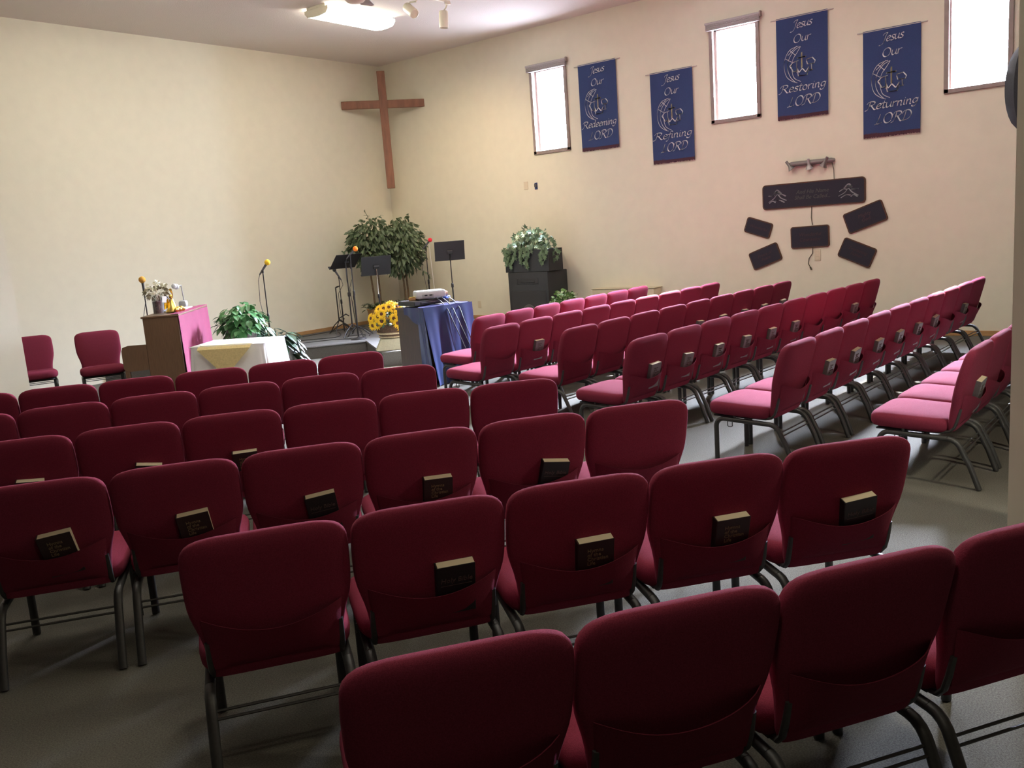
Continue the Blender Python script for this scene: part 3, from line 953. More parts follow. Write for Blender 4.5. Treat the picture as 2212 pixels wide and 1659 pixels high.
# unseen lamps added to brighten the entrance, then the track can's light
for dx_, dy_, en_, lb_ in ((4.75, -.75, 60, 'behind the near wall end'), (1.0, .55, 9, 'above the nearest row')):
    root = thing('added_downlight', 'unseen ceiling lamp added ' + lb_ + ', above the frame', 'ceiling light', (dx_, dy_, 2.85), group='added entrance lamps')
    m = M(); m.lathe([(.12, 0), (.125, -.006), (.105, -.012), (.10, 0)], 24, cap=False); put('trim_ring', m, CANW, root)
    dl = D.lights.new('added_lamp_glow', 'AREA')
    dl.shape, dl.size, dl.energy, dl.color = 'DISK', .20, en_, (1, .90, .70)
    do = D.objects.new('added_lamp_glow', dl)
    COL.objects.link(do)
    do.location = (dx_, dy_, 2.838)
spot('track_spot_corner', (9.26, 8.95, 4.72), (12.2, 10.3, 2.0), 240, 80, (1.0, .72, .45), 1.0, .06)

# ------------------------------------------------------------------ dark convex loudspeaker on the near wall end
root = thing('wall_speaker', 'dark navy curved-front loudspeaker fixed beside the near wall edge', 'loudspeaker', (5.02, YS, 2.23), 0)
m = M()
rings = []
for k in range(13):
    t = k / 12
    zz = -.19 + .38 * t
    b = .085 * math.sqrt(max(0, 1 - ((t - .5) / .52) ** 2)) + .05
    rings.append([(-.14, .0, zz), (-.15, b * .6, zz), (-.11, b * .93, zz), (0, b, zz), (.11, b * .93, zz), (.15, b * .6, zz), (.14, .0, zz)])
m.loops(rings)
put('cabinet', m, mat('navy_black_cabinet', (.035, .035, .055), .6, noise=.15, nscale=150), root)


# ------------------------------------------------------------------ foliage helpers
def leaf(m, p, d, up, L, W, fold=.25, droop=.3):
    d = Vector(d).normalized()
    side = d.cross(Vector(up))
    side = side.normalized() if side.length > 1e-3 else Vector((1, 0, 0))
    nrm = side.cross(d)
    P = Vector(p)
    o = []
    for t, w in ((0, .06), (.3, .85), (.6, .9), (.85, .45), (1.0, .02)):
        c = P + d * (L * t) - Vector((0, 0, 1)) * (droop * L * t * t)
        o.append((c - side * (W * w * .5) + nrm * (fold * W * w * .5), c, c + side * (W * w * .5) + nrm * (fold * W * w * .5)))
    vs = [tuple(q) for r in o for q in r]
    fs = []
    for i in range(4):
        a = i * 3
        fs += [(a, a + 1, a + 4, a + 3), (a + 1, a + 2, a + 5, a + 4)]
    m.add(vs, fs)


def star_leaf(m, p, d, up, L):
    d = Vector(d).normalized()
    side = d.cross(Vector(up))
    side = side.normalized() if side.length > 1e-3 else Vector((1, 0, 0))
    P = Vector(p)
    shape = [(0, 0), (-.42, -.05), (-.28, .22), (-.55, .50), (-.18, .55), (0, 1.0), (.18, .55), (.55, .50), (.28, .22), (.42, -.05)]
    nrm = side.cross(d)
    vs = [tuple(P + side * (x * L) + d * (y * L) + nrm * (abs(x) * .15 * L)) for x, y in shape]
    c = tuple(P + d * (.4 * L))
    n_ = len(vs)
    m.add(vs + [c], [(i, (i + 1) % n_, n_) for i in range(n_)])


def rdir():
    while True:
        v = Vector((random.uniform(-1, 1), random.uniform(-1, 1), random.uniform(-1, 1)))
        if .1 < v.length < 1:
            return v.normalized()


# two ficus trees in the corner
random.seed(21)


def ficus(x, y, z0, trunks, crown, rad, count, label, sprigs):
    root = thing('ficus_tree', label, 'tree', (x, y, z0), group='artificial trees in the stage corner')
    m = M(); m.lathe([(.13, 0), (.17, .02), (.20, .30), (.215, .33), (.20, .34), (.17, .31), (.002, .30)], 20); put('pot', m, TERRA, root)
    for (ax, ay, bx, by) in trunks:
        m = M(); m.tube([(ax, ay, .28), (ax * .8 + bx * .2 + .01, ay, .6), (bx * .7 + ax * .3, by * .7 + ay * .3, 1.0), (bx, by, 1.55)], [.019, .017, .016, .010], 8)
        put('trunk', m, BARK, root)
    m = M()
    for k in range(count):
        v = rdir() * (random.random() ** .42)
        c = Vector(crown)
        p = c + Vector((v.x * rad[0], v.y * rad[1], v.z * rad[2]))
        d = (Vector((v.x, v.y, v.z * .3 - .75)) + rdir() * .7)
        leaf(m, p, d, rdir(), random.uniform(.085, .13), random.uniform(.045, .065), .3, .2)
    for (sx, sy, sz, ex, ey, ez) in sprigs:
        for k in range(12):
            t = k / 11
            p = Vector((sx, sy, sz)).lerp(Vector((ex, ey, ez)), t)
            leaf(m, p, rdir() + Vector((ex - sx, ey - sy, ez - sz)), rdir(), .085 * (1.1 - .5 * t), .035)
        m.tube([(sx, sy, sz), ((sx + ex) / 2 + .02, (sy + ey) / 2, (sz + ez) / 2 + .02), (ex, ey, ez)], .004, 5)
    put('foliage', m, LEAFF, root, smooth=False)
    m = M()
    for k in range(120):
        a = random.uniform(0, 2 * PI)
        rr = random.uniform(.03, .27)
        leaf(m, (rr * math.cos(a), rr * math.sin(a), .33 + random.uniform(0, .10)), (math.cos(a), math.sin(a), random.uniform(-.3, .8)), (0, 0, 1), .10, .06)
    put('ground_foliage', m, LEAFF, root, smooth=False)
    return root


ficus(11.08, 11.97, SZ, [(-.03, .05, -.08, .05), (.05, -.03, .02, -.05)], (.0, -.02, 1.50), (.44, .48, .45), 1100, 'bushy green artificial tree, stage wall side of the corner', [(.1, .1, 1.85, .0, .12, 2.10), (.0, 0, 1.9, .2, -.1, 1.99), (-.3, .3, 1.45, -.42, .34, 1.38)])
ficus(11.50, 11.64, SZ, [(-.01, .02, -.03, .03), (.03, -.02, .01, -.02)], (-.02, .02, 1.42), (.44, .46, .52), 1200, 'bushy green artificial tree, window wall side of the corner', [(.1, -.1, 1.8, .12, -.12, 1.98), (.2, -.3, .95, .3, -.36, .80)])
m = M(); m.tube([(11.93, 11.30, SZ), (11.90, 11.31, 1.0), (11.88, 11.32, 1.62)], .006, 6)
tag(put('white_dowel', m, PAPER), 'thin white rod leaning beside the corner tree', 'rod')


# ------------------------------------------------------------------ microphones and music stands
def tripod(m, r=.26, h=.16, rot=0.4):
    for k in range(3):
        a = rot + k * 2 * PI / 3
        m.tube([(0, 0, h), (r * .6 * math.cos(a), r * .6 * math.sin(a), h * .55), (r * math.cos(a), r * math.sin(a), .008)], .009, 6)


def mic_stand(x, y, z0, top, aim, foam, label, base='round', rad=.034, cable=None, pole=BLACK, rot=.4):
    """aim: direction of the microphone head from the clip"""
    root = thing('microphone_stand', label, 'microphone stand', (x, y, z0), group='microphone stands')
    h = top - z0
    m = M()
    if base == 'round':
        m.lathe([(.125, 0), (.13, .006), (.115, .022), (.03, .036), (.015, .05)], 22)
    else:
        tripod(m, rot=rot)
    put('base', m, BLACK, root)
    m = M(); m.tube([(0, 0, .02), (0, 0, h * .55)], .012, 8); put('lower_pole', m, BLACK, root)
    m = M(); m.tube([(0, 0, h * .5), (0, 0, h - .02)], .008, 8); put('upper_pole', m, pole, root)
    m = M(); m.lathe([(.013, h * .55 - .04), (.018, h * .55 - .03), (.018, h * .55 + .03), (.012, h * .55 + .04)], 10); put('collar', m, BLACK, root)
    a = Vector(aim).normalized()
    p0 = Vector((0, 0, h)) - a * .05
    p1 = Vector((0, 0, h)) + a * .10
    m = M(); m.tube([(0, 0, h - .04), (0, 0, h - .005), tuple(p0 + a * .05)], .014, 8); put('clip', m, BLACK, root)
    m = M(); m.tube([tuple(p0 - a * .03), tuple(p0 + a * .03), tuple(p1)], [.010, .014, .018], 10)
    mic = put('microphone', m, DGREY, root)
    m = M(); m.sphere(tuple(p1 + a * .03), rad, 16, 10); put('windscreen', m, foam, mic)
    m = M(); e = p0 - a * .03
    m.tube([tuple(e), tuple(e - a * .04 + Vector((0, 0, -.05))), (e.x * .6 - .05, e.y * .6 + .03, h * .7), (-.035, .02, h * .45), (-.02, .01, h * .2), (.06, -.06, .012)], .0045, 6)
    put('cable', m, CABLE, root)
    return root


RT = Vector((.6172, -.7834, 0))       # across the hall, as seen from the entrance
mic_stand(9.53, 10.83, SZ, 1.56, RT * .75 + Vector((0, 0, .7)), FOAMO, 'round-base microphone stand with orange foam ball, stage front', 'round', .042)
mic_stand(7.66, 10.58, 0, 1.46, RT * .6 + Vector((0, 0, .75)), FOAMY, 'microphone stand with yellow foam ball, behind the leafy plants', 'tripod', .042)
mic_stand(6.2, 11.22, 0, 1.34, Vector((-.1, -.15, 1)), FOAMA, 'microphone stand with amber foam ball, at the keyboard side of piano', 'tripod', .045)
mic_stand(11.35, 10.90, SZ, 1.60, RT * .7 + Vector((0, 0, .75)), FOAMR, 'microphone stand with red foam ball, beside the corner trees', 'round', .038)
mic_stand(10.25, 12.0, SZ, 1.19, -RT * .5 + Vector((0, 0, .9)), BLACK, 'thin short stand with black microphone, close to the stage wall', 'tripod', .034, pole=GUN)
mic_stand(9.98, 11.35, SZ, 1.36, Vector((-.1, 0, .9)), BLACK, 'microphone stand with black ball, behind the orange foam one', 'tripod', .030, pole=LGREY, rot=1.2)


def music_stand(x, y, z0, zc, face, tilt, label, w=.50, h=.31, silver=False):
    """face: heading the desk faces (toward the player); tilt from vertical in degrees"""
    root = thing('music_stand', label, 'music stand', (x, y, z0), face, 'black music stands')
    H = zc - z0
    m = M(); tripod(m, .28, .20); put('base', m, BLACK, root)
    m = M(); m.tube([(0, 0, .16), (0, 0, H * .55)], .013, 8); m.lathe([(.014, H * .53), (.022, H * .54), (.022, H * .58), (.014, H * .59)], 10); put('lower_pole', m, BLACK, root)
    m = M(); m.tube([(0, 0, H * .5), (0, 0, H - .04)], .009, 8); put('upper_pole', m, CHROME if silver else BLACK, root)
    mt = Matrix.Translation((0, 0, H)) @ Matrix.Rotation(math.radians(tilt), 4, 'X')
    m = M()
    m.rbox((0, .004, 0), (w, .006, h), .002, 1, mt)
    m.rbox((0, -.028, -h / 2), (w, .06, .006), .002, 1, mt)
    m.rbox((0, .02, -.02), (.10, .03, .06), .008, 1, mt)
    put('desk', m, BLACK, root, smooth=False)
    return root


music_stand(9.85, 11.32, SZ, 1.455, math.radians(172), -48, 'black music stand with desk tilted nearly flat, behind the orange foam microphone', .50, .34)
music_stand(10.15, 10.92, SZ, 1.345, math.radians(150), -22, 'black music stand on silver pole, before the corner trees', .50, .34, True)
music_stand(10.9, 9.93, SZ, 1.50, math.radians(140), -12, 'black music stand with upright desk, alone before the window wall', .50, .32)

root = thing('guitar_stand', 'slim black guitar stand with forked neck rest, by the stage wall', 'guitar stand', (10.22, 12.08, SZ), .6)
m = M(); tripod(m, .24, .22, 1.0); put('base', m, BLACK, root)
m = M(); m.tube([(0, 0, .20), (0, 0, .80)], .011, 8); put('pole', m, BLACK, root)
m = M(); m.tube([(-.07, -.06, .82), (-.06, -.02, .80), (0, 0, .79), (.06, -.02, .80), (.07, -.06, .82)], .010, 8); put('neck_rest', m, BLACK, root)
m = M(); m.tube([(-.17, -.14, .26), (-.13, -.10, .20), (0, 0, .25), (.13, -.10, .31), (.17, -.14, .27)], .010, 8); put('cradle', m, BLACK, root)

m = M()
for (pts) in ([(9.2, 11.9), (9.6, 11.55), (9.9, 11.7), (10.2, 12.1)], [(8.3, 11.75), (8.8, 11.6), (9.35, 11.3), (9.55, 10.9)], [(9.7, 11.3), (9.5, 11.1), (9.75, 10.98), (10.0, 11.2), (9.8, 11.4)], [(8.75, 12.3), (9.5, 12.35), (10.4, 12.4), (11.0, 12.3)]):
    m.tube([(x, y, SZ + .007) for x, y in smooth_pts(pts, 6)], .006, 6)
tag(put('cable_tangle', m, CABLE), 'loose black cables lying across the stage floor', 'cable')
m = M()
m.rbox((9.86, 10.42, SZ + .03), (.22, .16, .06), .01, 1)
tag(put('floor_pedal', m, BLACK), 'small black box on the stage floor beside round microphone base', 'pedal')

# ------------------------------------------------------------------ sunflowers on a draped box
root = thing('draped_box', 'low box draped in cream cloth, under the sunflower basket', 'box', (8.80, 9.27, SZ), math.radians(-51 + 90))
def dr(u, v):
    a = 2 * PI * u
    hw = .17 + .075 * (1 - v) * (1 + .3 * math.sin(a * 5 + 1))
    p = 5
    c, s_ = math.cos(a), math.sin(a)
    return (hw * math.copysign(abs(c) ** (2 / p), c), hw * math.copysign(abs(s_) ** (2 / p), s_), .003 + v * .155)
m = M(); m.grid(dr, 60, 6); m.add([dr(i / 60, 1) for i in range(60)], [tuple(range(60))])
put('drape', m, CREAMC, root, ang=70)
random.seed(5)
root = thing('sunflower_basket', 'brown rope-banded basket filled with yellow sunflowers', 'flower arrangement', (8.80, 9.27, SZ + .16), math.radians(-51))
m = M(); m.lathe([(.15, .0), (.175, .02), (.185, .03), (.19, .06), (.205, .065), (.212, .10), (.222, .12), (.225, .20), (.215, .21), (.20, .19), (.002, .17)], 28)
put('basket', m, BASK, root)
for zz, rr in ((.022, .183), (.075, .208)):
    m = M(); m.tube([(rr * math.cos(2 * PI * k / 32), rr * math.sin(2 * PI * k / 32), zz) for k in range(33)], .014, 8, cap=False)
    put('rope_band', m, BASKL, root)
m = M()
for k in range(150):
    v = rdir(); v.z = abs(v.z)
    leaf(m, (v.x * .20, v.y * .20, .2 + v.z * .17), v + rdir() * .5, rdir(), .09, .05)
put('foliage', m, LEAFD, root, smooth=False)
fl = []
# heads spread over the dome that faces the hall; local x runs across, -y toward the hall
spots_f = [(-.27, -.05, .30), (-.25, -.10, .20), (-.17, -.15, .21), (-.10, -.20, .26), (-.16, -.12, .32), (-.10, -.17, .36), (-.14, -.06, .42), (-.07, -.10, .43), (.0, -.10, .44), (.06, -.10, .41), (.12, -.08, .44), (.17, -.12, .38), (.22, -.10, .33), (.07, -.20, .29), (.14, -.18, .33), (.12, -.22, .22), (.20, -.17, .24), (.17, -.20, .16), (.02, -.05, .47), (-.22, .05, .35), (.18, .05, .40)]
for (fx, fy, fz) in spots_f:
    nrm = Vector((fx * .9, fy * 1.6 - .16, (fz - .22) * .9)).normalized()
    q = nrm.to_track_quat('Z', 'Y').to_matrix().to_4x4()
    mt = Matrix.Translation((fx, fy, fz)) @ q
    m = M()
    for ring, (n_, L) in enumerate(((15, .068), (13, .055))):
        for k in range(n_):
            a = 2 * PI * (k + .5 * ring) / n_ + random.uniform(-.08, .08)
            c, s_ = math.cos(a), math.sin(a)
            w = .010
            z1 = .004 + .006 * ring
            def P(r, t, z):
                return (c * r - s_ * t, s_ * r + c * t, z)
            m.add([P(.018, -w * .5, z1), P(.018, w * .5, z1), P(.018 + L * .55, w, z1 + .008), P(.018 + L, 0, z1 + random.uniform(-.006, .01)), P(.018 + L * .55, -w, z1 + .008)], [(0, 1, 2, 3, 4)], mt)
    f = put('flower', m, PETAL, root, smooth=False)
    m = M(); m.lathe([(.026, .004), (.025, .014), (.015, .020), (.002, .020)], 14, mtx=mt); put('seed_head', m, SEED, f)

# ------------------------------------------------------------------ projector cart with blue satin
root = thing('projector_cart', 'dark walnut cart beside the aisle, half covered by blue satin', 'cart', (7.805, 7.49, 0), math.radians(-11))
CW, CD, CH = .64, .56, .92
m = M(); m.rbox((-CW / 2 + .012, 0, CH / 2 - .01), (.024, CD, CH - .02), .003, 1); put('side_panel', m, WALNUT, root)
m = M(); m.rbox((CW / 2 - .012, 0, CH / 2 - .01), (.024, CD, CH - .02), .003, 1); put('side_panel', m, WALNUT, root)
m = M(); m.rbox((0, CD / 2 - .012, CH / 2), (CW - .05, .02, CH - .05), .003, 1); put('back_panel', m, WALNUT, root)
m = M(); m.rbox((0, -CD / 2 + .02, CH / 2), (CW - .05, .02, CH - .05), .003, 1); put('front_panel', m, WALNUT, root)
m = M(); m.rbox((0, 0, CH - .012), (CW + .03, CD + .03, .024), .004, 1); put('top', m, WALNUT, root)

# satin drape: over the top's near edge, falling to the floor at front and aisle corner
random.seed(11)
def satin_front(u, v):
    x = -CW / 2 - .02 + u * (CW + .10)
    z = CH + .012 - v * (CH + .0)
    fold = .030 * math.sin(u * 17 + 1.2 * v) * (v ** .7) + .018 * math.sin(u * 31 + 2) * v
    flare = .10 * v * (1 - u) + .05 * v
    return (x - .02 * v * math.sin(u * 9) + .02 * v, -CD / 2 - .022 - fold * .9 - flare - .015 * math.sin(u * PI), max(.006, z))
def satin_top(u, v):
    x = -CW / 2 - .02 + u * (CW + .10)
    return (min(x, CW / 2 + .03), -CD / 2 - .022 + v * (.10 + .05 * math.sin(u * 6) + .22 * u), CH + .013 + .004 * math.sin(u * 21) + .003 * math.sin(v * 9))
def satin_right(u, v):
    y = -CD / 2 - .02 + u * .42
    z = CH + .012 - v * .85
    return (CW / 2 + .055 + .02 * v + .014 * math.sin(u * 14 + v) * v, y, z)
def satin_left(u, v):
    y = -CD / 2 - .022 + u * .40
    z = CH + .012 - v * (.16 + .05 * math.sin(u * 5) - .02 * u)
    return (-CW / 2 - .021 - .006 * math.sin(u * 13), y, z)
def satin_left2(u, v):
    y = -CD / 2 - .022 - (.15 * v) * (1 - u) + u * .12 * (1 - .4 * v)
    z = CH + .012 - v * (CH - .004)
    return (-CW / 2 - .022 - .02 * math.sin(u * 7) * v - .01 * v, y, max(.006, z))
m = M()
m.grid(satin_front, 48, 24)
m.grid(satin_top, 40, 6)
m.grid(satin_right, 16, 16)
m.grid(satin_left, 16, 6)
m.grid(satin_left2, 8, 24)
o = put('satin_drape', m, SATIN, None, root.location, math.radians(-11), ang=80)
tag(o, 'shiny blue satin cloth hanging over the walnut cart', 'cloth')

root = thing('disc_player', 'flat black player box on the cart, under the projector', 'player', (7.80, 7.56, CH + .022), math.radians(-11))
m = M(); m.rbox((-.02, .03, .028), (.52, .36, .056), .006, 1); put('body', m, BLACK, root)
m = M(); m.rbox((-.05, -.152, .03), (.26, .006, .012), .002, 1); put('disc_tray', m, DGREY, root)
root = thing('video_projector', 'silver grey projector on top of the black player', 'projector', (7.83, 7.53, CH + .079), math.radians(-36))
m = M(); m.rbox((0, 0, .058), (.36, .27, .085), .014, 2); put('body', m, LGREY, root)
m = M(); m.rbox((0, 0, .103), (.34, .25, .006), .003, 1); put('lid', m, mat('pale_grey_lid', (.58, .59, .58), .35), root)
m = M(); m.rbox((-.04, -.136, .045), (.14, .006, .045), .004, 1); put('connector_panel', m, GREY, root)
for k in range(2):
    m = M(); m.rbox((-.065 + .06 * k, -.139, .055), (.035, .006, .014), .002, 1); put('port', m, BLACK, root)
m = M(); m.lathe([(.03, 0), (.034, .01), (.03, .035), (.002, .035)], 16, mtx=Matrix.Translation((.178, -.07, .055)) @ Matrix.Rotation(PI / 2, 4, 'Y')); put('lens', m, FLESH, root)
for sx, sy in ((-1, -1), (-1, 1), (1, -1), (1, 1)):
    m = M(); m.lathe([(.012, 0), (.012, .017)], 10, mtx=Matrix.Translation((sx * .15, sy * .10, 0))); put('foot', m, BLACK, root)
m = M(); m.rbox((0, 0, .012), (.12, .05, .024), .004, 1)
tag(put('blue_box', m, BLUEP, None, (7.93, 7.34, CH + .079), .3), 'small blue plastic box tucked below the projector front', 'box')
root = thing('note_stack', 'small yellow paper stack on the black player', 'notes', (7.68, 7.66, CH + .079), .5)
m = M(); m.rbox((0, 0, .016), (.11, .09, .032), .002, 1); put('pad', m, TERRA, root)
m = M(); m.rbox((.01, 0, .036), (.10, .085, .007), .002, 1, Matrix.Rotation(.12, 4, 'Y')); put('loose_sheet', m, STICKY, root)
m = M()
ca = math.radians(-11)
def cw(lx, ly, lz):
    return (7.805 + lx * math.cos(ca) - ly * math.sin(ca), 7.49 + lx * math.sin(ca) + ly * math.cos(ca), lz)
for (x0_, x1_) in ((-.02, .22), (.06, .30), (.16, .33)):
    m.tube([cw(x0_, -.14, CH + .10), cw(x0_ + .01, -.24, CH + .045), cw(x0_ + .02, -.335, CH - .04), cw((x0_ + x1_) / 2, -.40, .55), cw(x1_, -.43, .22), cw(x1_ + .05, -.44, .02)], .006, 6)
m.tube([cw(.33, -.2, .78), cw(.55, .3, .55), cw(.9, .7, .35), cw(1.2, .9, .3)], .008, 6)
tag(put('projector_cables', m, CABLE), 'black cables trailing from projector down the blue satin', 'cable')

# small equipment rack between cart and front row
root = thing('equipment_rack', 'low black equipment rack with pale panels, behind the projector cart', 'rack', (9.30, 8.12, 0), math.radians(-40))
m = M()
for sx in (-1, 1):
    m.rbox((sx * .24, 0, .27), (.02, .36, .54), .004, 1)
m.rbox((0, 0, .53), (.50, .36, .02), .004, 1); m.rbox((0, 0, .02), (.50, .36, .03), .004, 1)
put('frame', m, BLACK, root)
for k in range(4):
    m = M(); m.rbox((0, -.01, .10 + .115 * k), (.44, .33, .075), .004, 1); u = put('rack_unit', m, DGREY, root)
    m = M(); m.rbox((0, -.178, .10 + .115 * k), (.43, .008, .05), .002, 1); put('front_plate', m, LGREY, u)

# ------------------------------------------------------------------ loudspeaker cabinet with ivy planter
root = thing('floor_speaker', 'large black floor loudspeaker against the window wall', 'loudspeaker', (11.86, 8.87, SZ), -PI / 2)
SW, SD, SH = .82, .56, .86
m = M(); m.rbox((0, 0, SH / 2), (SW, SD, SH), .012, 2); put('cabinet', m, BLACKP, root)
m = M(); m.rbox((0, -SD / 2 - .004, .30), (SW - .10, .012, .50), .006, 1); put('grille', m, SPEAKC, root)
m = M(); m.lathe([(.13, 0), (.12, .012), (.06, .022), (.002, .024)], 24, mtx=Matrix.Translation((.0, -SD / 2 - .010, .20)) @ Matrix.Rotation(PI / 2, 4, 'X')); put('woofer', m, mat('grey_cone', (.06, .058, .052), .6), root)
m = M(); m.rbox((0, -SD / 2 - .003, .71), (.44, .008, .10), .004, 1); m.rbox((0, -SD / 2 - .007, .71), (.30, .008, .05), .004, 1); put('horn', m, BLACK, root)
m = M(); m.rbox((-SW / 2 - .012, -SD / 2 + .05, SH / 2), (.016, .03, SH), .003, 1); put('cable_trunking', m, IVORY, root)
root = thing('ivy_planter', 'black planter box of trailing ivy on top of the loudspeaker', 'plant', (11.86, 8.87, SZ + SH + .002), -PI / 2)
PW, PD, PH = .90, .40, .36
m = M()
for sy in (-1, 1):
    m.rbox((0, sy * (PD / 2 - .01) - .08, PH / 2), (PW, .02, PH), .004, 1)
for sx in (-1, 1):
    m.rbox((sx * (PW / 2 - .01), -.08, PH / 2), (.02, PD - .04, PH), .004, 1)
m.rbox((0, -.08, .015), (PW - .04, PD - .04, .02), .004, 1)
put('planter_box', m, PLANT, root)
m = M(); m.rbox((0, -.08, PH - .06), (PW - .05, PD - .05, .02), .004, 1); put('soil', m, BARK, root)
random.seed(33)
m = M(); mv = M()
for k in range(330):
    a = random.uniform(0, PI); rr = random.random() ** .6
    x = .42 * rr * math.cos(a) * 1.02
    z = PH + .38 * rr * math.sin(a) * (1 - .3 * abs(x))
    p_ = (x, -.10 + random.uniform(-.17, .14), z - .02)
    star_leaf(m if random.random() < .82 else mv, p_, (x * .8 + random.uniform(-.5, .5), -.3, random.uniform(-1.0, .5)), (random.uniform(-.4, .4), -1, .5), random.uniform(.065, .10))
for (sx, n_, ln) in ((-.40, 7, .26), (-.33, 8, .30), (-.22, 6, .20), (-.08, 6, .22), (.02, 7, .30), (.10, 4, .14), (.33, 7, .26), (.40, 5, .18)):
    for k in range(n_ * 2):
        t = k / (2 * n_)
        star_leaf(m, (sx + random.uniform(-.04, .04), -.295 - random.uniform(0, .04), PH + .05 - ln * t * 1.1), (random.uniform(-.5, .5), -.15, -1), (0, -1, .2), random.uniform(.06, .085))
for k, (x, z) in enumerate(((.46, .52), (.50, .44), (.52, .36), (.58, .33), (.54, .24), (.47, .20), (.46, .30))):
    star_leaf(m, (x, -.15, z), (random.uniform(-.3, .3), -.1, -1), (0, -1, .2), .09)
m.tube([(.36, -.14, .60), (.46, -.15, .54), (.52, -.15, .40), (.55, -.15, .24)], .003, 5)
put('ivy', m, LEAFI, root, smooth=False)
put('pale_ivy', mv, LEAFV, root, smooth=False)

# leafy bush in a pot
random.seed(41)
root = thing('potted_bush', 'small bright green bush in a pot beside the loudspeaker', 'plant', (11.45, 8.06, 0), 0)
m = M(); m.lathe([(.12, 0), (.15, .02), (.19, .46), (.20, .49), (.185, .49), (.16, .44), (.002, .44)], 20); put('pot', m, STONEP, root)
m = M(); mv = M()
for k in range(330):
    v = rdir(); v.z = abs(v.z) * 1.0 - .15
    rr = random.random() ** .4
    p_ = (v.x * .255 * rr, v.y * .255 * rr, .50 + v.z * .31 * rr)
    leaf(m if random.random() < .72 else mv, p_, v + rdir() * .6, rdir(), random.uniform(.055, .085), random.uniform(.035, .05))
put('foliage', m, LEAFB, root, smooth=False)
put('pale_leaves', mv, LEAFV, root, smooth=False)

# ------------------------------------------------------------------ piano with magenta cloth, lamp and ornaments
PU = math.radians(45)
root = thing('upright_piano', 'brown upright piano seen from its end, magenta cloth over the back', 'piano', (5.576, 9.424, 0), PU)
PLN, PDP, PHT = 1.46, .40, 1.06      # length along x, depth along +y, height
m = M(); m.rbox((.02, PDP / 2, PHT / 2), (.04, PDP, PHT), .006, 1); put('end_panel', m, PIANOW, root)
m = M(); m.rbox((PLN - .02, PDP / 2, PHT / 2), (.04, PDP, PHT), .006, 1); put('end_panel', m, PIANOW, root)
m = M(); m.rbox((PLN / 2, .015, PHT / 2), (PLN - .06, .03, PHT - .06), .004, 1); put('back_panel', m, PIANOW, root)
m = M(); m.rbox((PLN / 2, PDP - .02, PHT / 2 + .15), (PLN - .06, .03, PHT - .36), .004, 1); put('front_panel', m, PIANOW, root)
m = M(); m.rbox((PLN / 2, PDP / 2, PHT + .008), (PLN + .03, PDP + .03, .022), .005, 1); put('lid', m, PIANOW, root)
for xx in (.025, PLN - .025):
    m = M()
    prof = [(PDP, .46), (PDP, .755), (PDP + .22, .755), (PDP + .27, .74), (PDP + .285, .70), (PDP + .285, .50), (PDP + .27, .47), (PDP + .22, .455)]
    m.loops([[(xx + d, y_, z_) for y_, z_ in prof] for d in (-.025, .025)])
    put('key_cheek', m, PIANOW, root, smooth=False)
    m = M(); m.rbox((xx, PDP + .25, .235), (.05, .05, .46), .006, 1); put('leg', m, PIANOW, root)
m = M(); m.rbox((PLN / 2, PDP + .13, .62), (PLN - .1, .25, .05), .004, 1); put('key_bed', m, PIANOW, root)
m = M(); m.rbox((PLN / 2, PDP + .18, .655), (PLN - .14, .14, .02), .003, 1); put('keys', m, PAPER, root)
def pc(u, v):
    x = -.012 + u * (PLN + .03)
    return (x, -.012 - .012 * math.sin(u * 26) * (.15 + v) - .02 * v, PHT + .026 - v * (PHT - .12))
m = M(); m.slab(pc, 60, 12, .004); m.grid(lambda u, v: (-.012 + u * (PLN + .03), -.012 + v * .10, PHT + .026), 40, 2)
o = put('piano_cloth', m, MAGENTA, None, root.location, PU, ang=80)
tag(o, 'bright magenta cloth hanging down the piano back', 'cloth')


def onp(lx, ly, z=PHT + .028):
    return (5.576 + lx * math.cos(PU) - ly * math.sin(PU), 9.424 + lx * math.sin(PU) + ly * math.cos(PU), z)


root = thing('flower_vase', 'clear jar of dark potpourri with cream roses, on the piano end', 'vase', onp(.16, .25, PHT + .021), 0)
m = M(); m.lathe([(.06, 0), (.062, .004), (.062, .24), (.058, .24), (.056, .012), (.002, .010)], 20); put('glass_jar', m, JARG, root)
m = M(); m.lathe([(.053, .014), (.054, .155), (.002, .165)], 16); put('potpourri', m, PEBB, root)
m = M(); m.rbox((.03, -.064, .18), (.055, .003, .075), .001, 1, Matrix.Rotation(.15, 4, 'Y')); put('gift_tag', m, PAPER, root)
random.seed(9)
m = M()
for (fx, fy, fz) in ((-.11, .02, .33), (.10, -.02, .34), (.02, .03, .30), (.06, .05, .36), (-.06, -.04, .28)):
    for k in range(10):
        v = rdir()
        leaf(m, (fx + v.x * .012, fy + v.y * .012, fz + v.z * .012), v, rdir(), .045, .045, .5, 0)
    m.tube([(0, 0, .15), (fx * .5, fy * .5, .24), (fx, fy, fz)], .004, 5)
put('roses', m, CREAMF, root, smooth=False)
m = M()
for k in range(70):
    v = rdir()
    leaf(m, (v.x * .11, v.y * .06, .26 + v.z * .05), v, rdir(), .06, .03)
put('dry_leaves', m, DRYL, root, smooth=False)

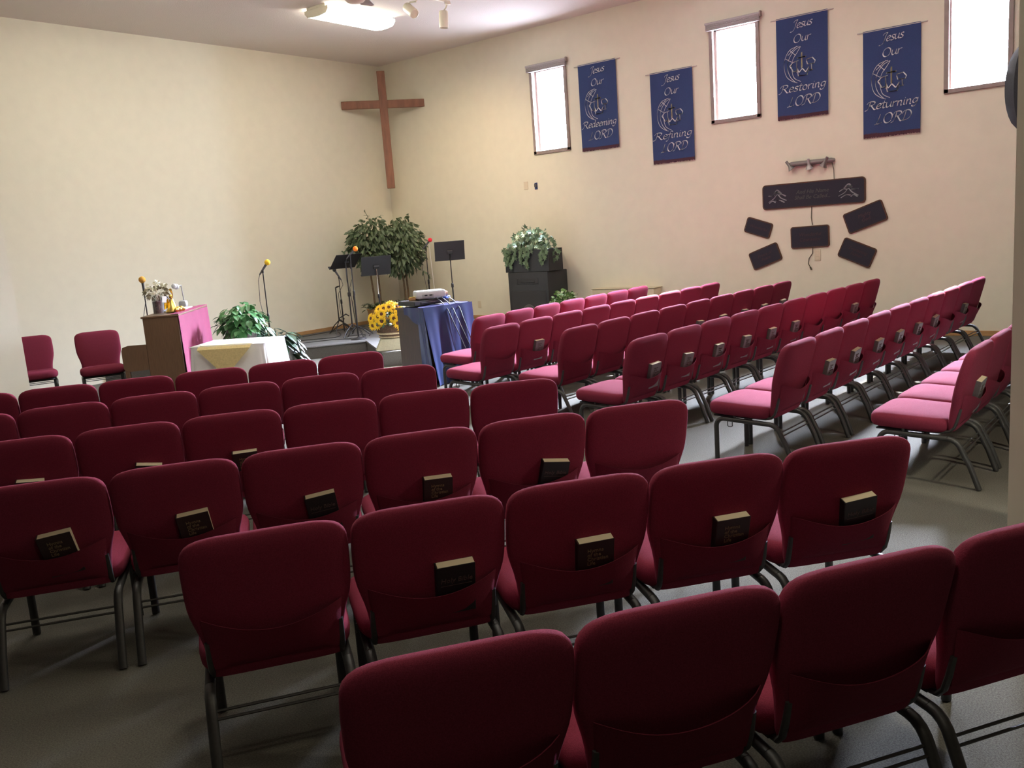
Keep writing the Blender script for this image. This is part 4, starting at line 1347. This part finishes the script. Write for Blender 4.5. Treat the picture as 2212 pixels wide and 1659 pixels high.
root = thing('gold_angel', 'shiny gold angel figurine blowing a horn, on the piano', 'figurine', onp(.36, .14, PHT + .026), .6)
m = M(); m.lathe([(.075, 0), (.08, .01), (.06, .05), (.04, .10), (.026, .14), (.022, .155), (.002, .16)], 16); put('robe', m, GOLD, root)
m = M(); m.sphere((0, 0, .185), .026, 12, 8); put('head', m, GOLD, root)
for sx in (-1, 1):
    m = M(); m.slab(lambda u, v: (sx * (.01 + .085 * u), .03 + .02 * u, .07 + .10 * v * (1 - .3 * u) - .03 * u), 6, 4, .005); put('wing', m, GOLD, root)
m = M(); m.tube([(0, -.02, .18), (-.08, -.06, .22), (-.16, -.08, .275)], [.006, .007, .016], 8); put('horn', m, GOLD, root)
m = M()
for k in range(5):
    m.sphere((-.06 + .045 * k, -.075, .025 + .012 * (k % 2)), .03, 8, 6)
put('ribbon', m, GOLD, root)

root = thing('music_rest_binder', 'open dark grey binder propped up on the piano top', 'binder', onp(.80, .24, PHT + .02), PU)
m = M(); m.rbox((0, .05, .10), (.60, .012, .19), .004, 1, Matrix.Rotation(math.radians(-14), 4, 'X')); put('cover', m, DGREY, root)
m = M(); m.rbox((0, -.06, .012), (.56, .20, .012), .003, 1); put('sheet_music', m, PAPER, root)
root = thing('piano_lamp', 'grey jointed lamp with round head on the piano', 'lamp', onp(1.22, .22, PHT + .02), PU)
m = M(); m.rbox((0, 0, .05), (.13, .10, .09), .03, 2); put('base', m, GREY, root)
m = M(); m.tube([(.05, 0, .02), (.04, 0, .14), (.0, 0, .29)], .007, 8); m.tube([(.0, 0, .29), (-.07, .02, .285)], .006, 8); put('arm', m, GREY, root)
m = M(); m.sphere((-.12, .03, .28), .036, 14, 8); m.sphere((-.165, .045, .29), .033, 14, 8); put('lamp_head', m, LGREY, root)

# ------------------------------------------------------------------ communion table
root = thing('communion_table', 'small table under a white cloth, before the leafy plants', 'table', (5.72, 8.50, 0), math.radians(-58))
TW, TD, TH = .86, .64, .75
m = M(); m.rbox((0, 0, TH - .02), (TW - .03, TD - .03, .035), .005, 1); put('tabletop', m, WALNUT, root)
for sx in (-1, 1):
    for sy in (-1, 1):
        m = M(); m.rbox((sx * (TW / 2 - .06), sy * (TD / 2 - .06), TH / 2 - .02), (.045, .045, TH - .04), .005, 1); put('leg', m, WALNUT, root)
def tc(u, v):
    a = 2 * PI * u
    p = 14
    c, s_ = math.cos(a), math.sin(a)
    k = .012 * math.sin(a * 13) * v + .045 * v
    x = (TW / 2 + k) * math.copysign(abs(c) ** (2 / p), c)
    y = (TD / 2 + k) * math.copysign(abs(s_) ** (2 / p), s_)
    return (x, y, TH + .003 - v * .62)
m = M(); m.grid(tc, 120, 10); m.rbox((0, 0, TH + .003), (TW + .002, TD + .002, .006), .002, 1)
o = put('tablecloth', m, WHITEC, None, root.location, math.radians(-58), ang=50)
tag(o, 'white linen cloth covering the small table', 'tablecloth')
m = M()
th_ = TH + .006
m.rbox((-.01, -.03, th_ + .004), (.60, .55, .004), .0015, 1)
m.add([(-.31, -TD / 2 - .02, th_), (.29, -TD / 2 - .02, th_), (.29, -TD / 2 - .062, th_ - .03), (-.31, -TD / 2 - .062, th_ - .03), (-.01, -TD / 2 - .085, th_ - .33)], [(0, 1, 2, 3), (3, 2, 4)])
o = put('table_runner', m, YELLOWC, None, root.location, math.radians(-58), smooth=False)
tag(o, 'pale yellow cloth hanging as a triangle over the white tablecloth', 'cloth')

# ------------------------------------------------------------------ leafy plants behind the table
random.seed(55)
root = thing('pothos_plant', 'bright green trailing pothos in a grey pot, next to the magenta cloth', 'plant', (6.62, 9.72, 0), 0)
m = M(); m.lathe([(.16, 0), (.17, .02), (.12, .06), (.12, .50), (.17, .54), (.17, .56)], 20); put('plant_stand', m, WALNUT, root)
m = M(); m.lathe([(.12, .56), (.15, .57), (.19, .76), (.20, .78), (.18, .78), (.002, .75)], 20); put('pot', m, STONEP, root)
m = M()
for k in range(260):
    v = rdir(); v.z = abs(v.z)
    rr = random.random() ** .45
    p_ = (v.x * .30 * rr, v.y * .30 * rr, .76 + v.z * .36 * rr)
    leaf(m, p_, Vector((v.x, v.y, -.2)) + rdir() * .5, (0, 0, 1), random.uniform(.09, .14), random.uniform(.07, .10), .2, .4)
for k in range(90):
    a = random.uniform(0, 2 * PI)
    t = random.random()
    leaf(m, (.26 * math.cos(a) + .05, .26 * math.sin(a) - .05, .80 - .40 * t), (math.cos(a), math.sin(a), -1), (math.cos(a), math.sin(a), .3), .11, .08, .2, .2)
put('foliage', m, LEAFP, root, smooth=False)
root = thing('philodendron_plant', 'dark broad-leaved plant spilling down toward the stage edge', 'plant', (7.12, 9.72, 0), 0)
m = M(); m.lathe([(.16, 0), (.19, .02), (.22, .42), (.23, .45), (.21, .45), (.002, .42)], 20); put('pot', m, STONEP, root)
m = M()
for k in range(70):
    a = random.uniform(0, 2 * PI)
    e = random.uniform(.1, 1.2)
    L0 = random.uniform(.10, .30)
    p_ = Vector((math.cos(a) * math.cos(e), math.sin(a) * math.cos(e), math.sin(e) * 1.2)) * L0
    p_.x -= .12 if p_.z > .2 else 0
    m.tube([(0, 0, .42), (p_.x * .5, p_.y * .5, .42 + p_.z * .7), (p_.x, p_.y, .45 + p_.z)], .005, 5)
    leaf(m, (p_.x, p_.y, .45 + p_.z), (math.cos(a), math.sin(a), random.uniform(-.6, .3)), (0, 0, 1), random.uniform(.15, .22), random.uniform(.10, .14), .25, .35)
for k in range(130):
    t = random.random()
    q = Vector((.08, -.08, .62)).lerp(Vector((.22, -.24, .08)), t)
    leaf(m, (q.x + random.uniform(-.10, .10), q.y + random.uniform(-.10, .10), q.z), (.6, -.7, -.9), (.5, -.6, .5), .13, .09, .2, .2)
put('foliage', m, LEAFD, root, smooth=False)
